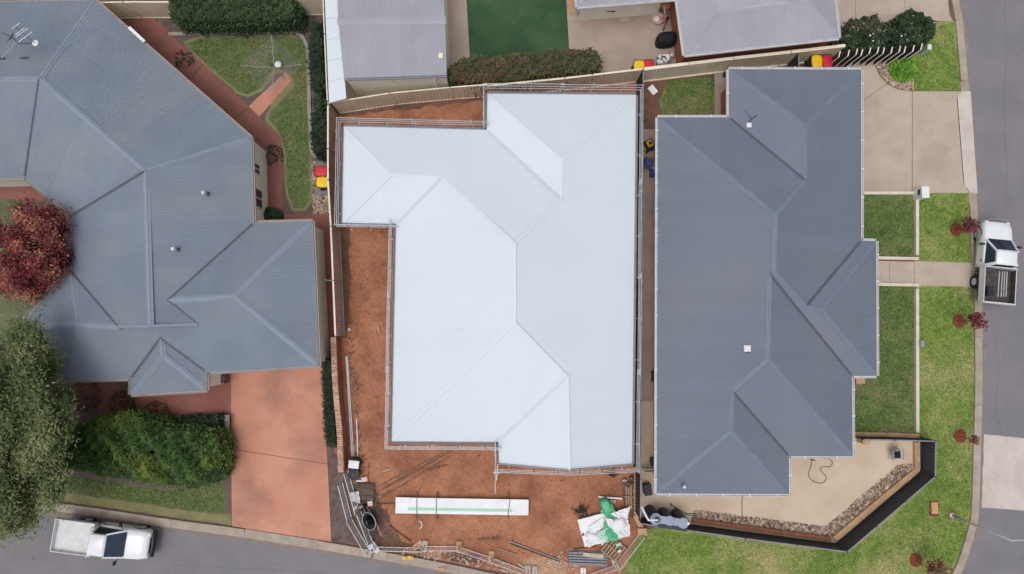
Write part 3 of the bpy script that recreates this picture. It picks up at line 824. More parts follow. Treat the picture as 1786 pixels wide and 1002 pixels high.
# --- left: the blue grey house
EC = 2.5
hC = wthing('blue_grey_house', 'large blue-grey metal roofed house with angled wings on the left', 'house', P(300, 400))
vC = dict(tl=(-140, 6, 'e'), tr=(166, 1, 'e'), ne=(438, 241, 'e'), g0=(443, 389, 'e'), g1=(545, 386, 'e'), g2=(556, 638, 'e'), p1=(361, 650, 'e'), p2=(361, 681, 'e'), p3=(228, 689, 'e'), p4=(228, 661, 'e'), b1=(120, 664, 'e'), b2=(29, 570, 'e'),
          b3=(124, 474, 'e'), w1=(126, 376, 'e'), w2=(43, 311, 'e'), bl=(-140, 315, 'e'), rl=(-140, 138, 'r'), r0=(69, 137, 'r'), r1=(254, 298, 'r'), r2=(262, 569, 'r'), dl=(207, 570, 'r'), dr=(345, 566, 'r'), q1=(293, 524, 'r'), q2=(408, 517, 'r'),
          o=(138, 567, 'r'), t1=(280, 590, 'r'), t2=(284, 621, 'r'))
fC = [['tl', 'tr', 'r0', 'rl'], ['tr', 'ne', 'r1', 'r0'], ['ne', 'g0', 'q1', 'dr', 'r2', 'r1'], ['g0', 'g1', 'q2', 'q1'], ['g1', 'g2', 'q2'],
      ['g2', 'p1', 't1', 'p4', 'b1', 'o', 'dl', 'dr', 'q1', 'q2'], ['b1', 'b2', 'o'], ['b2', 'b3', 'o'], ['w1', 'b3', 'dl', 'r2', 'r1'], ['w2', 'w1', 'r1', 'r0'], ['bl', 'w2', 'r0', 'rl'],
      ['p1', 'p2', 't2', 't1'], ['p2', 'p3', 't2'], ['p3', 'p4', 't1', 't2']]

rC, pC = make_roof(hC, vC, fC, EC, 20.0, 'roof_blue', ridges=[('rl', 'r0'), ('r0', 'tr'), ('r0', 'r1'), ('r1', 'ne'), ('r1', 'r2'), ('q1', 'q2'), ('q2', 'g1'), ('q2', 'g2'), ('o', 'b1'), ('o', 'b2'), ('o', 'b3'), ('o', 'dl'), ('t1', 't2'), ('t2', 'p2'), ('t2', 'p3')],
                   valleys=[('g0', 'q1'), ('w1', 'r1'), ('w2', 'r0'), ('b3', 'dl'), ('p1', 't1'), ('p4', 't1'), ('q1', 'dr')], m_cap='cap_blue', capw=.17, extra=[['b3', 'dl', 'o']])
wC = make_shell(hC, pC, ['tl', 'tr', 'ne', 'g0', 'g1', 'g2', 'p1', 'p2', 'p3', 'p4', 'b1', 'b2', 'b3', 'w1', 'w2', 'bl'], EC, 'gutter_rust', 'wall_cream', over=.14)
# small gable over the front, with its barge cap
dl_, r2_, dr_ = pC['dl'], pC['r2'], pC['dr']
MB().poly([dl_ + Vector((0, .06, -.05)), r2_ + Vector((0, .06, -.05)), dr_ + Vector((0, .06, -.05))]).build('gable_wall', M['cap_blue'], hC)
MB().bar(dl_ + Vector((0, 0, .03)), r2_ + Vector((0, 0, .03)), .14, .05).bar(r2_ + Vector((0, 0, .03)), dr_ + Vector((0, 0, .03)), .14, .05).build('barge_cap', M['cap_blue'], hC)
# windows in the two walls seen from above
def on_wall(px0, py0, px1, py1, z0, z1, house, wall):
    """place a window on the nearest wall line"""
    best = None
    a, b = P(px0, py0, (z0 + z1) / 2), P(px1, py1, (z0 + z1) / 2)
    mid = (a + b) / 2
    for i in range(len(wall)):
        p, q = Vector(wall[i]), Vector(wall[(i + 1) % len(wall)]); d = (q - p); L = d.length
        if L < .5: continue
        t = (Vector((mid.x, mid.y)) - p).dot(d) / (L * L)
        if not 0 < t < 1: continue
        c = p + d * t; e = (c - Vector((mid.x, mid.y))).length
        if best is None or e < best[0]: best = (e, c, d.normalized())
    if best:
        _, c, d = best; h = (b - a).length / 2
        s = Vector((d.y, -d.x)) * .02
        window(house, c - d * h + s, c + d * h + s, z0, z1)
on_wall(450, 286, 450, 303, 1.2, 2.0, hC, wC)
on_wall(455, 330, 455, 362, 1.0, 2.0, hC, wC)
on_wall(500, 650, 420, 650, .1, 2.2, hC, wC)
# a length of white flashing lies in the gutter beside the path
MB().bar(P(225, 48, 2.62), P(252, 73, 2.62), .16, .05).build('flashing', M['white_plastic'], hC)

# --- top centre: pale shed
hD = wthing('pale_shed', 'pale grey corrugated shed with a cream wall, top centre', 'shed', P(690, 80))
vD = dict(tl=(586, -46, 'e'), tr=(772, -52, 'e'), br=(779, 131, 'e'), bl=(600, 137, 'e'), r0=(590, 37, 'r'), r1=(776, 35, 'r'))
rD, pD = make_roof(hD, vD, [['tr', 'tl', 'r0', 'r1'], ['bl', 'br', 'r1', 'r0']], 2.9, 6.0, 'roof_pale', ridges=[('r0', 'r1')], m_cap='roof_pale', capw=.22)
make_shell(hD, pD, ['tl', 'tr', 'br', 'bl'], 2.9, 'gutter_grey', 'wall_cream', over=.06, skip=(1, 3))
MB().box(P(769, 98, 3.05) + Vector((0, 0, .04)), (.22, .3, .06)).build('roof_vent', M['fence_cap'], hD)
MB().tube([P(757, 133, 2.8) + Vector((0, -.1, 0)), P(757, 133, 2.8) + Vector((0, -.1, -2.7))], .05, 8).build('downpipe', M['wall_cream'], hD)
# white lean-to roof along the shed
hL = wthing('lean_to_roof', 'long white flat lean-to roof beside the pale shed', 'lean-to', P(585, 90))
lp = [(565, -40), (586, -40), (604, 172), (574, 180)]
zl = 2.25
for k in range(6):
    f0, f1 = k / 6, (k + 1) / 6
    def lerp(a, b, f): return (a[0] + (b[0] - a[0]) * f, a[1] + (b[1] - a[1]) * f)
    q = [lerp(lp[0], lp[3], f0 + .001), lerp(lp[1], lp[2], f0 + .001), lerp(lp[1], lp[2], f1 - .001), lerp(lp[0], lp[3], f1 - .001)]
    MB().prism(W(q, zl), zl - .05, zl + .003 * (k % 2)).build('roof_sheet', M['roof_white'], hL)
for x, y in ((572, 176), (601, 168), (568, 60)):
    MB().tube([P(x, y, zl - .06), Vector((P(x, y, zl).x, P(x, y, zl).y, 0))], .05, 8).build('post', M['steel_dark'], hL)
MB().bar(P(574, 180, zl - .12), P(604, 172, zl - .12), .06, .14).build('fascia', M['wall_cream'], hL)

# --- top right: pale hipped house
hE = wthing('pale_house', 'pale grey hipped metal roof house at the top right', 'house', P(1320, 20))
vE = dict(tl=(1166, -110, 'e'), tr=(1444, -120, 'e'), br=(1463, 66, 'e'), bl=(1194, 96, 'e'), a=(1250, 24, 'r'), b=(1411, 5, 'r'), c=(1238, -40, 'r'), d=(1396, -56, 'r'))
fE = [['bl', 'br', 'b', 'a'], ['br', 'tr', 'd', 'b'], ['tr', 'tl', 'c', 'd'], ['tl', 'bl', 'a', 'c']]
rE, pE = make_roof(hE, vE, fE, 2.6, 20.0, 'roof_pale', ridges=[('bl', 'a'), ('br', 'b'), ('tl', 'c'), ('tr', 'd'), ('a', 'b')], m_cap='roof_pale')
make_shell(hE, pE, ['tl', 'tr', 'br', 'bl'], 2.6, 'gutter_white', 'wall_brick', over=.3)
# raised centre of the roof with a white gable facing the site
zr = pE['a'].z
za, zb, zt = P(1273, 19, zr + .02), P(1394, 5, zr + .02), P(1341, 1, zr + .6)
tp = zt + (Vector((zb.y - za.y, -(zb.x - za.x), 0)).normalized() * -3.2)
MB().poly([za, zb, zt]).build('gable_wall', M['white_sheet'], hE)
MB().add([za, zt, tp, za + (tp - zt), zb, zb + (tp - zt)], [(0, 1, 2, 3), (1, 4, 5, 2)]).build('gable_roof', M['roof_pale'], hE)
MB().add([pE['a'], pE['b'], pE['d'], pE['c']], [(0, 1, 2, 3)]).build('roof_top', M['roof_pale'], hE)
# verandah roof of the same neighbour, joined at the top of the patio
hV = wthing('verandah', 'narrow grey verandah roof at the top edge of the tan patio', 'verandah', P(1080, -10))
vV = dict(tl=(994, -90, 'e'), tr=(1172, -90, 'e'), br=(1180, -2, 'e'), bl=(1007, 12, 'e'), a=(1035, -30, 'r'), b=(1140, -42, 'r'))
rV, pV = make_roof(hV, vV, [['bl', 'br', 'b', 'a'], ['br', 'tr', 'b'], ['tr', 'tl', 'a', 'b'], ['tl', 'bl', 'a']], 2.6, 15, 'roof_pale', ridges=[('bl', 'a'), ('br', 'b')], m_cap='roof_pale')
make_shell(hV, pV, ['tl', 'tr', 'br', 'bl'], 2.6, 'gutter_white', 'wall_cream', over=.45)
# ------------------------------------------------------------------ fences
def metal_fence(label, pts, h, m, m_cap, pw=2.35, rib=.0, z0=0.0, capw=.05, caph=.04, group=None, name='metal_fence', rail_h=None):
    """pts: plan points of the fence line; each panel, post and rail is a part"""
    pts = [Vector((p[0], p[1], 0)) for p in pts]
    c = sum(pts, Vector()) / len(pts)
    t = wthing(name, label, 'fence', (c.x, c.y, 0), group)
    for a, b in zip(pts, pts[1:]):
        d = b - a; L = d.length; u = d.normalized(); s = Vector((u.y, -u.x, 0))
        n = max(1, round(L / pw))
        for k in range(n):
            p = a + d * (k / n); q = a + d * ((k + 1) / n); PL = (q - p).length
            # trapezoid ribs
            mm = max(2, round(PL / .19)); prof = []
            for j in range(mm):
                x0 = PL * j / mm; w = PL / mm
                prof += [(x0, 0), (x0 + w * .45, 0), (x0 + w * .55, .032), (x0 + w * .9, .032)]
            prof.append((PL, 0))
            vs, fs = [], []
            for x, o in prof:
                e = p + u * x + s * (o - .016)
                vs += [(e.x, e.y, z0 + .02), (e.x, e.y, z0 + h - .02)]
            for j in range(len(prof) - 1): fs.append((2 * j, 2 * j + 2, 2 * j + 3, 2 * j + 1))
            MB().add(vs, fs).build('panel', M[m], t)
            MB().bar(p + u * .02 + Vector((0, 0, z0 + h)), q - u * .02 + Vector((0, 0, z0 + h)), capw, caph).build('top_rail', M[m_cap], t)
            MB().bar(p + u * .02 + Vector((0, 0, z0 + .04)), q - u * .02 + Vector((0, 0, z0 + .04)), capw, .06).build('bottom_rail', M[m], t)
        for k in range(n + 1):
            p = a + d * (k / n)
            MB().box((p.x, p.y, z0 + (h + .02) / 2), (.06, .06, h + .03), math.atan2(u.y, u.x)).build('post', M[m], t)
    return t
FH = 1.8
def top(pts, z=FH): return [P(x, y, z) for x, y in pts]
metal_fence('cream ribbed metal fence behind the left wing of the white roof', top([(572, 180), (680, 163), (785, 153), (849, 148)]), FH, 'fence_cream', 'fence_cap', capw=.07)
metal_fence('cream ribbed metal fence between hedge and white roof, up to the dark fence', top([(851, 150), (985, 137), (1120, 121)]), FH, 'fence_cream', 'fence_cap', capw=.10)
metal_fence('cream ribbed metal fence with a thick cap behind the grey house', top([(1123, 121), (1280, 102), (1380, 91), (1474, 80)]), FH, 'fence_cream', 'fence_cap', capw=.17, caph=.06)
metal_fence('cream capped metal fence between the left yard and the site', top([(572, 184), (572, 260), (572, 314), (577, 395), (581, 490), (585, 586)]), FH, 'fence_grey', 'fence_cap', capw=.09)
metal_fence('cream fence between left yard hedge and white lean-to', top([(562, -40), (566, 60), (571, 176)]), FH, 'fence_cream', 'fence_cap', capw=.06)
metal_fence('cream rear fence above the terracotta path, left of the hedge', top([(130, 6), (215, 4), (294, 4)]), FH, 'fence_cream', 'fence_cap', capw=.08)
metal_fence('short cream rear fence right of the top hedge', top([(294, -4), (420, -3), (522, -1), (562, -2)]), FH, 'fence_cream', 'fence_cap', capw=.06)
metal_fence('charcoal metal fence dividing the site from the grey house', top([(1122, 122), (1121, 300), (1120, 500), (1118, 700), (1117, 905)]), FH, 'fence_char', 'fence_char_cap', capw=.05)
metal_fence('charcoal metal fence along the corner lawn, bottom side', top([(1120, 914), (1300, 940), (1478, 963)], 1.25), 1.25, 'fence_char', 'fence_char_cap', capw=.06)
metal_fence('charcoal metal fence running diagonally across the street corner', top([(1478, 963), (1631, 832)], 1.25), 1.25, 'fence_char', 'fence_char_cap', capw=.06)
metal_fence('short charcoal fence at the right end of the courtyard', top([(1631, 832), (1632, 770)], 1.25), 1.25, 'fence_char', 'fence_char_cap', capw=.06)
metal_fence('charcoal fence between courtyard and long side lawn', top([(1631, 770), (1560, 768), (1506, 767)], 1.25), 1.25, 'fence_char', 'fence_char_cap', capw=.06)
metal_fence('small dark gate panel between cream fence and grey house', top([(1393, 92), (1393, 118)], 1.5), 1.5, 'fence_char', 'fence_char_cap')
# timber sleepers at the foot of the corner fence
def sleeper_run(label, pts, w, h, m, seg=2.2):
    c = sum((P(*p) for p in pts), Vector()) / len(pts)
    t = wthing('sleeper_edging', label, 'edging', (c.x, c.y, 0))
    pts = [px_of((P(x, y, h).x, P(x, y, h).y, 0)) for x, y in pts]
    strip(t, pts, w, h, m, name='sleeper', seg=seg)
sleeper_run('reddish sleeper edging below the bottom charcoal fence', [(1208, 908), (1330, 925), (1440, 940), (1450, 941.5)], .24, .2, 'sleeper_red')
sleeper_run('tan sleeper edging along the diagonal charcoal fence', [(1456, 941), (1526, 882), (1597, 823)], .30, .2, 'sleeper')
sleeper_run('tan sleeper edging at the right end of the courtyard', [(1600.5, 819), (1600, 772)], .30, .195, 'sleeper')
sleeper_run('pale tan sleeper wall between side lawn and courtyard', [(1488, 758), (1546, 759), (1604, 761)], .24, .25, 'sleeper')
t = wthing('gate_post', 'squat tan rendered post beside the grey house courtyard', 'post', P(1498, 766))
MB().bbox(P(1498, 766) + Vector((0, 0, .35)), (.34, .26, .7)).build('shaft', M['sleeper'], t)
MB().bbox(P(1498, 766) + Vector((0, 0, .73)), (.4, .32, .06)).build('cap', M['sleeper'], t)
t = wthing('letterbox_pillar', 'white rendered letterbox pillar at the end of the driveway edging', 'letterbox', P(1597, 341))
b0 = P(1597, 341)
MB().bbox(b0 + Vector((0, 0, .42)), (.36, .6, .84)).build('pillar', M['white_plastic'], t)
MB().bbox(b0 + Vector((0, 0, .87)), (.42, .66, .06)).build('cap', M['white_plastic'], t)
MB().box(b0 + Vector((-.19, .05, .6)), (.03, .3, .18)).build('mail_slot', M['black_plastic'], t)
t = wthing('rendered_post', 'cream angled retaining end where the dark fences meet', 'wall', P(1108, 912))
MB().bar(P(1107, 895) + Vector((0, 0, .2)), P(1116, 918) + Vector((0, 0, .2)), .28, .4).build('block', M['sleeper'], t)
MB().bar(P(1107, 812) + Vector((0, 0, .2)), P(1107, 894) + Vector((0, 0, .2)), .2, .4).build('block', M['sleeper'], t)
MB().bbox(P(1117, 922) + Vector((0, 0, .3)), (.5, .35, .6)).build('block', M['sleeper'], t)
t = wthing('services_box', 'small grey services box beside the low cream wall', 'box', P(1601, 600))
MB().bbox(P(1601, 600) + Vector((0, 0, .2)), (.16, .34, .4)).build('case', M['galv'], t)
MB().bbox(P(1601, 600) + Vector((0, 0, .42)), (.2, .38, .04)).build('lid', M['gutter_grey'], t)
t = wthing('pit_lid', 'tan concrete pit lid set into the corner lawn', 'pit lid', P(1628, 887))
MB().box(P(1628, 887) + Vector((0, 0, .02)), (.5, .82, .06)).build('collar', M['bark_red'], t)
MB().bbox(P(1629, 886) + Vector((0, 0, .035)), (.36, .62, .08), b=.01).build('lid', M['sleeper'], t)
t = wthing('marker_post', 'small pale blue marker post on the grass by the blade screen', 'marker', P(1605, 93))
MB().bbox(P(1605, 93) + Vector((0, 0, .4)), (.2, .26, .8)).build('post', M['clear_green'], t)
MB().bbox(P(1605, 93) + Vector((0, 0, .82)), (.24, .3, .05)).build('cap', M['white_plastic'], t)

# blade screen between the two right hand driveways
t = wthing('blade_screen', 'row of upright angled blades with cream edges beside the flowering shrubs', 'screen', P(1520, 106))
tops = [(1464, 93), (1480, 91), (1494, 89), (1503, 90), (1517, 87), (1531, 86), (1541, 87), (1555, 86), (1569, 84), (1578, 85), (1593, 83), (1607, 80)]
for i, (x, y) in enumerate(tops):
    hgt = 1.75
    c = P(x, y + 2, hgt); c.z = 0
    ang = R(74)
    o = MB().box(c + Vector((0, 0, hgt / 2)), (.34, .045, hgt), ang).build('blade', M['fence_char'], t)
    dv = Vector((math.cos(ang), math.sin(ang), 0))
    MB().box(c + Vector((0, 0, hgt + .012)), (.36, .06, .02), ang).build('top_edge', M['fence_cap'], o, org=root_org(t))
    MB().box(c - dv * .178 + Vector((0, 0, hgt / 2)), (.012, .055, hgt), ang).build('front_edge', M['fence_cap'], o, org=root_org(t))

# brick garden wall between the driveway hedge and the site
bw = wthing('brick_wall', 'low weathered brick wall between driveway hedge and site', 'wall', P(595, 700))
wl_pts = smooth_line([P(591, 588), P(593, 640), (P(596, 690)), P(601, 740), P(603, 780), P(604, 818)], 6)
wl_d = dense(wl_pts, .12)
hw = 1.1
core = MB()
for a, b in zip(wl_d, wl_d[1:]): core.bar(a + Vector((0, 0, hw / 2 - .06)), b + Vector((0, 0, hw / 2 - .06)), .2, hw - .12)
core.build('core', M['wall_brick'], bw)
acc = 0.0; last = wl_d[0]; brick_me = None
seglen = .125; tot = sum((b - a).length for a, b in zip(wl_d, wl_d[1:])); nb = int(tot / seglen)
def along(l, s):
    for a, b in zip(l, l[1:]):
        L = (b - a).length
        if s <= L: return a.lerp(b, s / L if L else 0), (b - a).normalized()
        s -= L
    return l[-1], (l[-1] - l[-2]).normalized()
brick_mesh = None
for k in range(nb):
    p, u = along(wl_d, (k + .5) * seglen)
    if brick_mesh is None:
        bo = MB().bbox((0, 0, 0), (.112, .3, .11), b=.012).build('brick', M['brick_tone'], bw, org=Vector((0, 0, 0))); brick_mesh = bo.data
    else:
        bo = bpy.data.objects.new('brick', brick_mesh); COL.objects.link(bo); bo.parent = bw
    lo = p - Vector(bw.location); bo.location = (lo.x, lo.y, hw + rnd.uniform(-.006, .006)); bo.rotation_euler = (0, 0, math.atan2(u.y, u.x) + rnd.uniform(-.04, .04))

# guard rails along the edge of the new roof
def guard_rail(label, pts, n_post, z0=2.45, hr=1.0, out=.0, ends=True):
    a, b = [Vector((p[0], p[1], 0)) for p in pts]
    c = (a + b) / 2
    t = wthing('edge_guard_rail', label, 'guard rail', (c.x, c.y, 0), 'guard rails round the white roof')
    d = (b - a).normalized(); rr = random.Random(hash(label) % 999)
    up = lambda z: Vector((0, 0, z))
    for k, z in enumerate((z0 + .35, z0 + .68, z0 + hr)):
        w1, w2 = rr.uniform(-.03, .03), rr.uniform(-.03, .03)
        L = (b - a).length; nseg = max(1, round(L / 4.5))
        for j in range(nseg):
            e0 = a + d * (L * j / nseg - (.12 if j else .1)); e1 = a + d * (L * (j + 1) / nseg + .15)
            sd = Vector((d.y, -d.x, 0)) * (.025 * (j % 2))
            MB().tube([e0 + up(z + w1) + sd, e1 + up(z + w2) + sd], .019, 6).build('rail', M['galv'], t)
    for k in range(n_post):
        f = (k + .5) / n_post if n_post > 1 else .5
        p = a.lerp(b, f)
        sd = Vector((d.y, -d.x, 0)) * rr.uniform(-.05, .05)
        MB().tube([p + up(z0 - .35), p + up(z0 + hr + .12) + sd], .022, 6).build('post', M['galv'], t)
        MB().bar(p + up(z0 - .3) - Vector((d.y, -d.x, 0)) * .22, p + up(z0 - .3) + Vector((d.y, -d.x, 0)) * .12, .05, .05).build('bracket', M['galv'], t)
    return t
def gl(a, b, dx, dy):
    p, q = P(a[0], a[1], EZ), P(b[0], b[1], EZ)
    return [(p.x + dx, p.y + dy), (q.x + dx, q.y + dy)]
guard_rail('guard rail along the top edge of the white roof, widest wing', gl((846, 162), (1113, 164), 0, .22), 5)
guard_rail('guard rail along the short step left of the top wing', gl((849, 160), (849, 222), -.14, 0), 2)
guard_rail('guard rail along the top edge of the left wing', gl((596, 220), (848, 225), 0, .2), 5)
guard_rail('guard rail along the far left edge of the white roof', gl((600, 216), (597, 392), -.2, 0), 4)
guard_rail('guard rail along the lower edge of the left wing', gl((592, 390), (694, 392), 0, -.16), 3)
guard_rail('guard rail along the long left edge above the bare dirt', gl((690, 388), (683, 774), -.2, 0), 7)
guard_rail('guard rail along the bottom edge, left of the small gable', gl((679, 772), (871, 773), 0, -.2), 4)
guard_rail('guard rail on the short step beside the small gable', gl((870, 770), (870, 850), -.16, 0), 2)
guard_rail('guard rail below the left half of the gable', gl((866, 811), (993, 816), 0, -.22), 3)
guard_rail('guard rail below the right half of the gable', gl((990, 816), (1108, 810), 0, -.22), 3)
guard_rail('guard rail along the long right edge facing the dark fence', gl((1110, 160), (1104, 816), .2, 0), 9)
# ------------------------------------------------------------------ plants
def leaf_mesh(name, pos, size, m, parent, seed=1, aspect=1.7, up=.9, org=None):
    """pos: (n,3) centres; each leaf is a small folded diamond"""
    g = np.random.default_rng(seed); n = len(pos)
    nr = g.normal(size=(n, 3)); nr[:, 2] += up * 2.0; nr /= np.linalg.norm(nr, axis=1)[:, None]
    r = g.normal(size=(n, 3)); a = np.cross(nr, r); a /= np.linalg.norm(a, axis=1)[:, None] + 1e-9; b = np.cross(nr, a)
    s = size * g.uniform(.6, 1.3, n)[:, None]
    L, Wd = a * s * aspect * .5, b * s * .5
    V = np.empty((n, 4, 3))
    V[:, 0] = pos - L; V[:, 1] = pos - Wd + nr * s * .12; V[:, 2] = pos + L; V[:, 3] = pos + Wd + nr * s * .12
    if org is not None: V -= np.array(org)
    V = V.reshape(-1, 3)
    me = bpy.data.meshes.new(name)
    me.vertices.add(4 * n); me.loops.add(4 * n); me.polygons.add(n)
    me.vertices.foreach_set('co', V.astype(np.float32).ravel())
    me.loops.foreach_set('vertex_index', np.arange(4 * n, dtype=np.int32))
    me.polygons.foreach_set('loop_start', np.arange(0, 4 * n, 4, dtype=np.int32))
    me.polygons.foreach_set('loop_total', np.full(n, 4, dtype=np.int32))
    me.materials.append(M[m]); me.update(); me.validate()
    o = bpy.data.objects.new(name, me); COL.objects.link(o)
    if parent is not None: o.parent = parent
    return o

def lumps(x, y, f, seed):
    """cheap smooth noise used for uneven tops"""
    return (math.sin(x * f + seed) * math.sin(y * f * 1.13 + seed * 2.1) + .5 * math.sin(x * f * 2.3 + y * f * 1.7 + seed * 3.3) + .35 * math.sin(x * f * 4.1 - y * f * 3.7 + seed))

def hedge(name, label, poly_px, h, m, n, size, cat='hedge', zpx=None, seed=1, lump=.10, round_=.3, core_m='leaf_dark', stems=3, flowers=0, petal='petal'):
    """clipped mass: footprint outline (seen at height zpx), height h"""
    z = h * .8 if zpx is None else zpx
    w = [(p.x, p.y) for p in (P(x, y, z) for x, y in poly_px)]
    cx = sum(p[0] for p in w) / len(w); cy = sum(p[1] for p in w) / len(w)
    t = wthing(name, label, cat, (cx, cy, 0))
    rr = random.Random(seed); inner = inset(w, round_)
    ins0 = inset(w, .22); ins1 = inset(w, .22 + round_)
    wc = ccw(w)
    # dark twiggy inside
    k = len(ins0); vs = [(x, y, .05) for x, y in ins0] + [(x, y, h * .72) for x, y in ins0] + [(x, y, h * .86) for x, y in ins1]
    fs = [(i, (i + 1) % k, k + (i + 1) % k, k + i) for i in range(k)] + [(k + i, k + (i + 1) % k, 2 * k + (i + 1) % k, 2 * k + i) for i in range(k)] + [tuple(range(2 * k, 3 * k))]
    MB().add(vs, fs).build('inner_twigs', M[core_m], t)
    xs = [p[0] for p in w]; ys = [p[1] for p in w]
    def edge_dist(x, y):
        d = 9
        for i in range(len(wc)):
            ax, ay = wc[i]; bx, by = wc[(i + 1) % len(wc)]
            L2 = (bx - ax) ** 2 + (by - ay) ** 2
            u = max(0, min(1, ((x - ax) * (bx - ax) + (y - ay) * (by - ay)) / L2)) if L2 else 0
            d = min(d, math.hypot(x - ax - u * (bx - ax), y - ay - u * (by - ay)))
        return d
    pts = []; fl = []
    nt = 0
    while len(pts) < n and nt < n * 20:
        nt += 1
        x, y = rr.uniform(min(xs) - .1, max(xs) + .1), rr.uniform(min(ys) - .1, max(ys) + .1)
        ins = inside(x, y, w)
        if not ins: continue
        d = edge_dist(x, y)
        tp = h - round_ * .9 * max(0, 1 - d / (round_ + .05)) ** 2 + lump * lumps(x, y, 2.6, seed)
        if d < .16:
            zz = rr.uniform(.1, tp)
            x += rr.uniform(-.1, .1); y += rr.uniform(-.1, .1)
        else:
            zz = tp - abs(rr.gauss(0, .11))
        pts.append((x, y, zz))
        if flowers and len(fl) < flowers and rr.random() < .06 and (d >= .16): fl.append((x, y, zz + .06))
    leaf_mesh('foliage', np.array(pts), size, m, t, seed, org=root_org(t))
    if fl: leaf_mesh('blossom', np.array(fl), .10, petal, t, seed + 5, aspect=1.0, up=2.0, org=root_org(t))
    for k in range(stems):
        f = (k + .5) / stems
        x = min(xs) + (max(xs) - min(xs)) * f; y = cy
        if inside(x, y, w): MB().tube([(x, y, 0), (x + .03, y, h * .7)], .04, 6).build('stem', M['trunk'], t)
    return t

def tree(name, label, base_px, crown_px, zc, rad, h_r, m, n, size, cat='tree', trunk_r=.12, seed=1, clumps=40, aspect=2.2, group=None, spread=.33, base_lift=0, skirt=0.0):
    """trunk at base_px on the ground, crown centred on crown_px at height zc; rad=(rx, ry) in m, h_r vertical radius"""
    b = P(*base_px); c = P(crown_px[0], crown_px[1], zc)
    t = wthing(name, label, cat, (b.x, b.y, 0), group)
    rr = random.Random(seed); g = np.random.default_rng(seed)
    # limbs
    mid = b.lerp(c, .45); mid.z = zc * .5
    MB().tube(smooth_line([b, mid + Vector((rr.uniform(-.1, .1), rr.uniform(-.1, .1), 0)), c + Vector((0, 0, -h_r * .3))], 4), trunk_r, 7, trunk_r * .5).build('trunk', M['trunk'], t)
    cents = []
    for k in range(clumps):
        u = rr.uniform(-1, 1); ph = rr.uniform(0, 6.283); s = math.sqrt(1 - u * u); r = rr.uniform(.35, 1.0) ** .6
        cents.append(Vector((c.x + rad[0] * r * s * math.cos(ph), c.y + rad[1] * r * s * math.sin(ph), c.z + h_r * r * u)))
    nl = min(clumps, 12)
    for k in range(nl):
        e = cents[k]; st = b.lerp(c, .6); st.z = zc - h_r * .55
        MB().tube(smooth_line([st, st.lerp(e, .5) + Vector((0, 0, .1 * h_r)), e], 3), trunk_r * .4, 5, trunk_r * .12).build('limb', M['trunk'], t)
    P_ = []
    per = n // clumps
    for e in cents:
        q = g.normal(size=(per, 3)) * np.array([rad[0] * spread, rad[1] * spread, h_r * spread * .8])
        # leaves gather near the surface of the clump
        q *= (.55 + .45 * g.random((per, 1)))
        P_.append(q + np.array(e))
    pts = np.concatenate(P_); pts[:, 2] = np.maximum(pts[:, 2], .3)
    leaf_mesh('crown', pts, size, m, t, seed, aspect=aspect, up=1.0, org=root_org(t))
    return t

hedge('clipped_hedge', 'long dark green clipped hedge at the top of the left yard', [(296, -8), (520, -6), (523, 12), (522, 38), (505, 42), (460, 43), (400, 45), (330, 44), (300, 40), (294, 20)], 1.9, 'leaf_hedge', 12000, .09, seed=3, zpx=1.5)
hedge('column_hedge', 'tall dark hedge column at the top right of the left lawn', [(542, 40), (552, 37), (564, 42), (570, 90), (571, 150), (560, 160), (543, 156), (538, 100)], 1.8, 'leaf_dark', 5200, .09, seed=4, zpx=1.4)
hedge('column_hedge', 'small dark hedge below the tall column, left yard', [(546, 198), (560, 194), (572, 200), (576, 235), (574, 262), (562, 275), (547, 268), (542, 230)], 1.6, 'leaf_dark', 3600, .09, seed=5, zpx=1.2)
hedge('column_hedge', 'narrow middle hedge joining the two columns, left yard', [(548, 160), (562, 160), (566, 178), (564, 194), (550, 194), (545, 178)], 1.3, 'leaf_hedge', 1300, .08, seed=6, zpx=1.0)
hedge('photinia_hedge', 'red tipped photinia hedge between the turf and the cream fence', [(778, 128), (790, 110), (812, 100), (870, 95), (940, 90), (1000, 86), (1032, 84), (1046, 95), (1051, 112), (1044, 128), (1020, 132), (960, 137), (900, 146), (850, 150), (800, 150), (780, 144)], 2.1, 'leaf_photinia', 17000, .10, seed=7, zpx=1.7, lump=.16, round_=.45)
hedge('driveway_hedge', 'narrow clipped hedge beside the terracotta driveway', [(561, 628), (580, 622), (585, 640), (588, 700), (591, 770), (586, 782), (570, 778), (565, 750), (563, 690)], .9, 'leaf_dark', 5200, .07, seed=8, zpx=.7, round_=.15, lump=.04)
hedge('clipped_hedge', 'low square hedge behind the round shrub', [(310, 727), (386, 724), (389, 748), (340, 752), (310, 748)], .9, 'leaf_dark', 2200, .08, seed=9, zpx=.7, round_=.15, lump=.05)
hedge('round_shrub', 'large rounded green shrub in front of the blue-grey house', [(60, 770), (100, 752), (140, 738), (190, 720), (230, 717), (275, 728), (300, 742), (350, 745), (384, 752), (394, 775), (394, 808), (384, 838), (362, 850), (330, 853), (280, 848), (230, 838), (180, 830), (130, 822), (95, 822), (60, 815), (50, 790)], 2.3, 'leaf_bush', 40000, .085, seed=10, cat='shrub', zpx=1.5, lump=.30, round_=.9)
